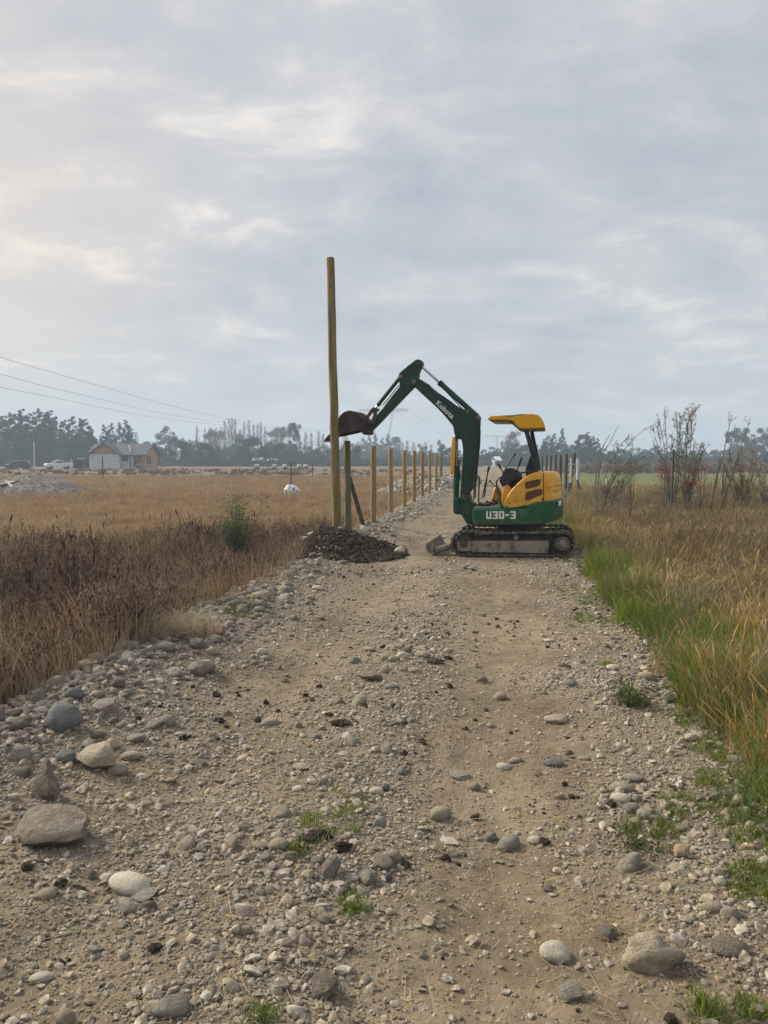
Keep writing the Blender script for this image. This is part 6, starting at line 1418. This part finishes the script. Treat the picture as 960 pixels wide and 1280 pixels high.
for px, yt, k, Y, w in ((503, 553, 'poplar', 260, 2), (509, 551, 'poplar', 260, 2), (517, 553, 'poplar', 262, 2), (525, 552, 'olive', 262, 1), (532, 553, 'poplar', 262, 2), (539, 556, 'poplar', 262, 2), (498, 562, 'olive', 240, 1), (512, 563, 'dense', 240, 1), (528, 562, 'dense', 238, 1), (540, 562, 'dense', 232, 1), (556, 561, 'dense', 230, 1), (563, 556, 'dense', 225, 1)): tree(k, px, yt, Y, w, 'the woods behind the last new posts', seed=rt.randrange(3))
tree('euc', 552, 547, 215, .72, '', 'dark ragged tree showing under the boom, left of the yellow guard', 1)
tree('dense', 617, 556, 215, .95, '', 'rounded blue-green tree behind the excavator levers', 2)
tree('bare', 641, 539, 260, 1.0, '', 'bare tall tree seen under the canopy front', 1); tree('bare', 633, 548, 260, .9, '', 'smaller bare tree beneath the faint pylon', 0)
for px, yt, k, Y, w in ((601, 563, 'dense', 215, 1), (607, 560, 'dense', 220, 1), (628, 563, 'dense', 215, 1), (645, 551, 'dense', 235, 1), (656, 552, 'dense', 235, 1), (668, 553, 'olive', 235, 1), (678, 553, 'dense', 230, .9), (686, 545, 'conifer', 225, 1.1), (693, 543, 'conifer', 225, 1.1), (681, 549, 'conifer', 228, 1), (706, 552, 'dense', 235, 1), (713, 553, 'olive', 235, 1), (650, 560, 'dense', 220, 1)): tree(k, px, yt, Y, w, 'the hazy trees behind the excavator', seed=rt.randrange(3))
tree('conifer', 703, 536, 265, .75, '', 'tall hazy spire-like tree above the old fence posts', 1)
for px, yt in ((723, 545), (729, 541), (735, 541), (741, 546), (747, 549)): tree('conifer' if px != 729 else 'euc', px, yt, 210, 1.0, 'the clump behind the left saplings', seed=rt.randrange(3))
for px, yt, k, Y in ((722, 556, 'dense', 205), (738, 558, 'dense', 205), (752, 559, 'dense', 210), (764, 561, 'dense', 215), (776, 558, 'dense', 300), (788, 559, 'dense', 300), (800, 558, 'dense', 300), (810, 560, 'dense', 295), (818, 557, 'euc', 300), (826, 560, 'dense', 300), (838, 562, 'dense', 290), (850, 560, 'dense', 285), (866, 561, 'dense', 290), (880, 562, 'dense', 290), (893, 560, 'dense', 280), (905, 560, 'dense', 280), (770, 567, 'olive', 210), (800, 568, 'dense', 215), (830, 569, 'dense', 215), (860, 569, 'dense', 215), (895, 568, 'dense', 215), (930, 567, 'dense', 215), (955, 566, 'dense', 215)): tree(k, px, yt, Y, 1.05, 'the blue wood beyond the pasture', seed=rt.randrange(3))
for px, yt, w, lab in ((916, 538, .9, 'big blue eucalyptus-like tree near the right edge, left shoulder'), (928, 532, .95, 'big blue eucalyptus-like tree near the right edge, middle crown'), (940, 533, .9, 'big blue eucalyptus-like tree near the right edge, right crown'), (957, 532, .9, 'blue eucalyptus-like tree cut by the right edge')): tree('euc', px, yt, 250, w, '', lab, seed=rt.randrange(3))
for px, yt in ((922, 552), (935, 550), (948, 553), (962, 550), (974, 540)): tree('dense', px, yt, 252, 1, 'the big blue clump at the right edge', seed=rt.randrange(3))
for px, yt, k, Y, w in ((180, 549, 'dense', 232, 1), (174, 553, 'olive', 230, 1), (234, 551, 'olive', 240, 1), (247, 553, 'dense', 235, 1), (288, 553, 'dense', 240, 1), (296, 556, 'olive', 235, 1), (336, 555, 'dense', 245, 1), (366, 560, 'olive', 240, 1), (378, 561, 'dense', 240, 1), (390, 563, 'dense', 235, 1), (402, 563, 'olive', 235, 1), (418, 561, 'dense', 235, 1), (456, 556, 'dense', 320, 1.1), (475, 556, 'dense', 325, 1.1), (490, 556, 'dense', 325, 1.1), (548, 564, 'olive', 235, 1), (571, 561, 'dense', 240, 1), (636, 558, 'dense', 245, 1), (663, 560, 'dense', 240, 1), (690, 559, 'dense', 245, 1), (716, 562, 'olive', 240, 1)): tree(k, px, yt, Y, w, 'the mixed far growth', seed=rt.randrange(3))
# 'mixed far growth'
ORD = 'leftmost second third fourth fifth sixth seventh eighth ninth tenth eleventh twelfth thirteenth fourteenth fifteenth sixteenth seventeenth eighteenth nineteenth twentieth'.split()
same = {}
for o in list(COL.objects):
    if o.get('category') == 'tree' and o.get('group'): same.setdefault(o['label'], []).append(o)
for lab, os_ in same.items():
    os_.sort(key=lambda o: o.location.x / o.location.y)
    if len(os_) > 1:
        for k, o in enumerate(os_): o['label'] = (ORD[k] + ' ' if k < len(ORD) else 'far right ') + lab
# low scrub along the foot of the woods, one mass nobody could count
protos('scrub', [crown('scrub', [(rt.uniform(-2.5, 2.5), rt.uniform(-1, 1), rt.uniform(.3, 1.6), rt.uniform(.6, 1.1)) for _ in range(9)], 420, .20, (TM['dark'], TM['mid'], TM['olive'])[k % 3], 900 + k) for k in range(4)])
def scrub(name, n, y0_, y1_, x0f, x1f, s0, s1):
    y = RG.uniform(y0_, y1_, n); x = y * RG.uniform(x0f, x1f, n); return scatter(name, 'scrub', np.stack([x, y, np.full(n, -.2)], 1), np.stack([np.zeros(n), np.zeros(n), RG.uniform(0, 6.28, n)], 1), RG.uniform(s0, s1, n))
scrub('far_scrub', 900, 190, 235, -.62, .62, .6, 1.2)
scrub('far_scrub', 700, 240, 420, -.60, .60, 1.0, 2.2)
protos('brown_scrub', [crown('scrub', [(rt.uniform(-2, 2), rt.uniform(-1, 1), rt.uniform(.2, .9), rt.uniform(.4, .7)) for _ in range(7)], 260, .12, TM['bare'], 930 + k, 1.6, True) for k in range(3)])
def bscrub(name, n, y0_, y1_, x0f, x1f, s0, s1):
    y = RG.uniform(y0_, y1_, n); x = y * RG.uniform(x0f, x1f, n); return scatter(name, 'brown_scrub', np.stack([x, y, np.full(n, -.2)], 1), np.stack([np.zeros(n), np.zeros(n), RG.uniform(0, 6.28, n)], 1), RG.uniform(s0, s1, n))
bscrub('brown_field_scrub', 300, 90, 190, .24, .62, .6, 1.1)
bscrub('left_field_scrub', 260, 80, 125, -.62, .05, .22, .45)
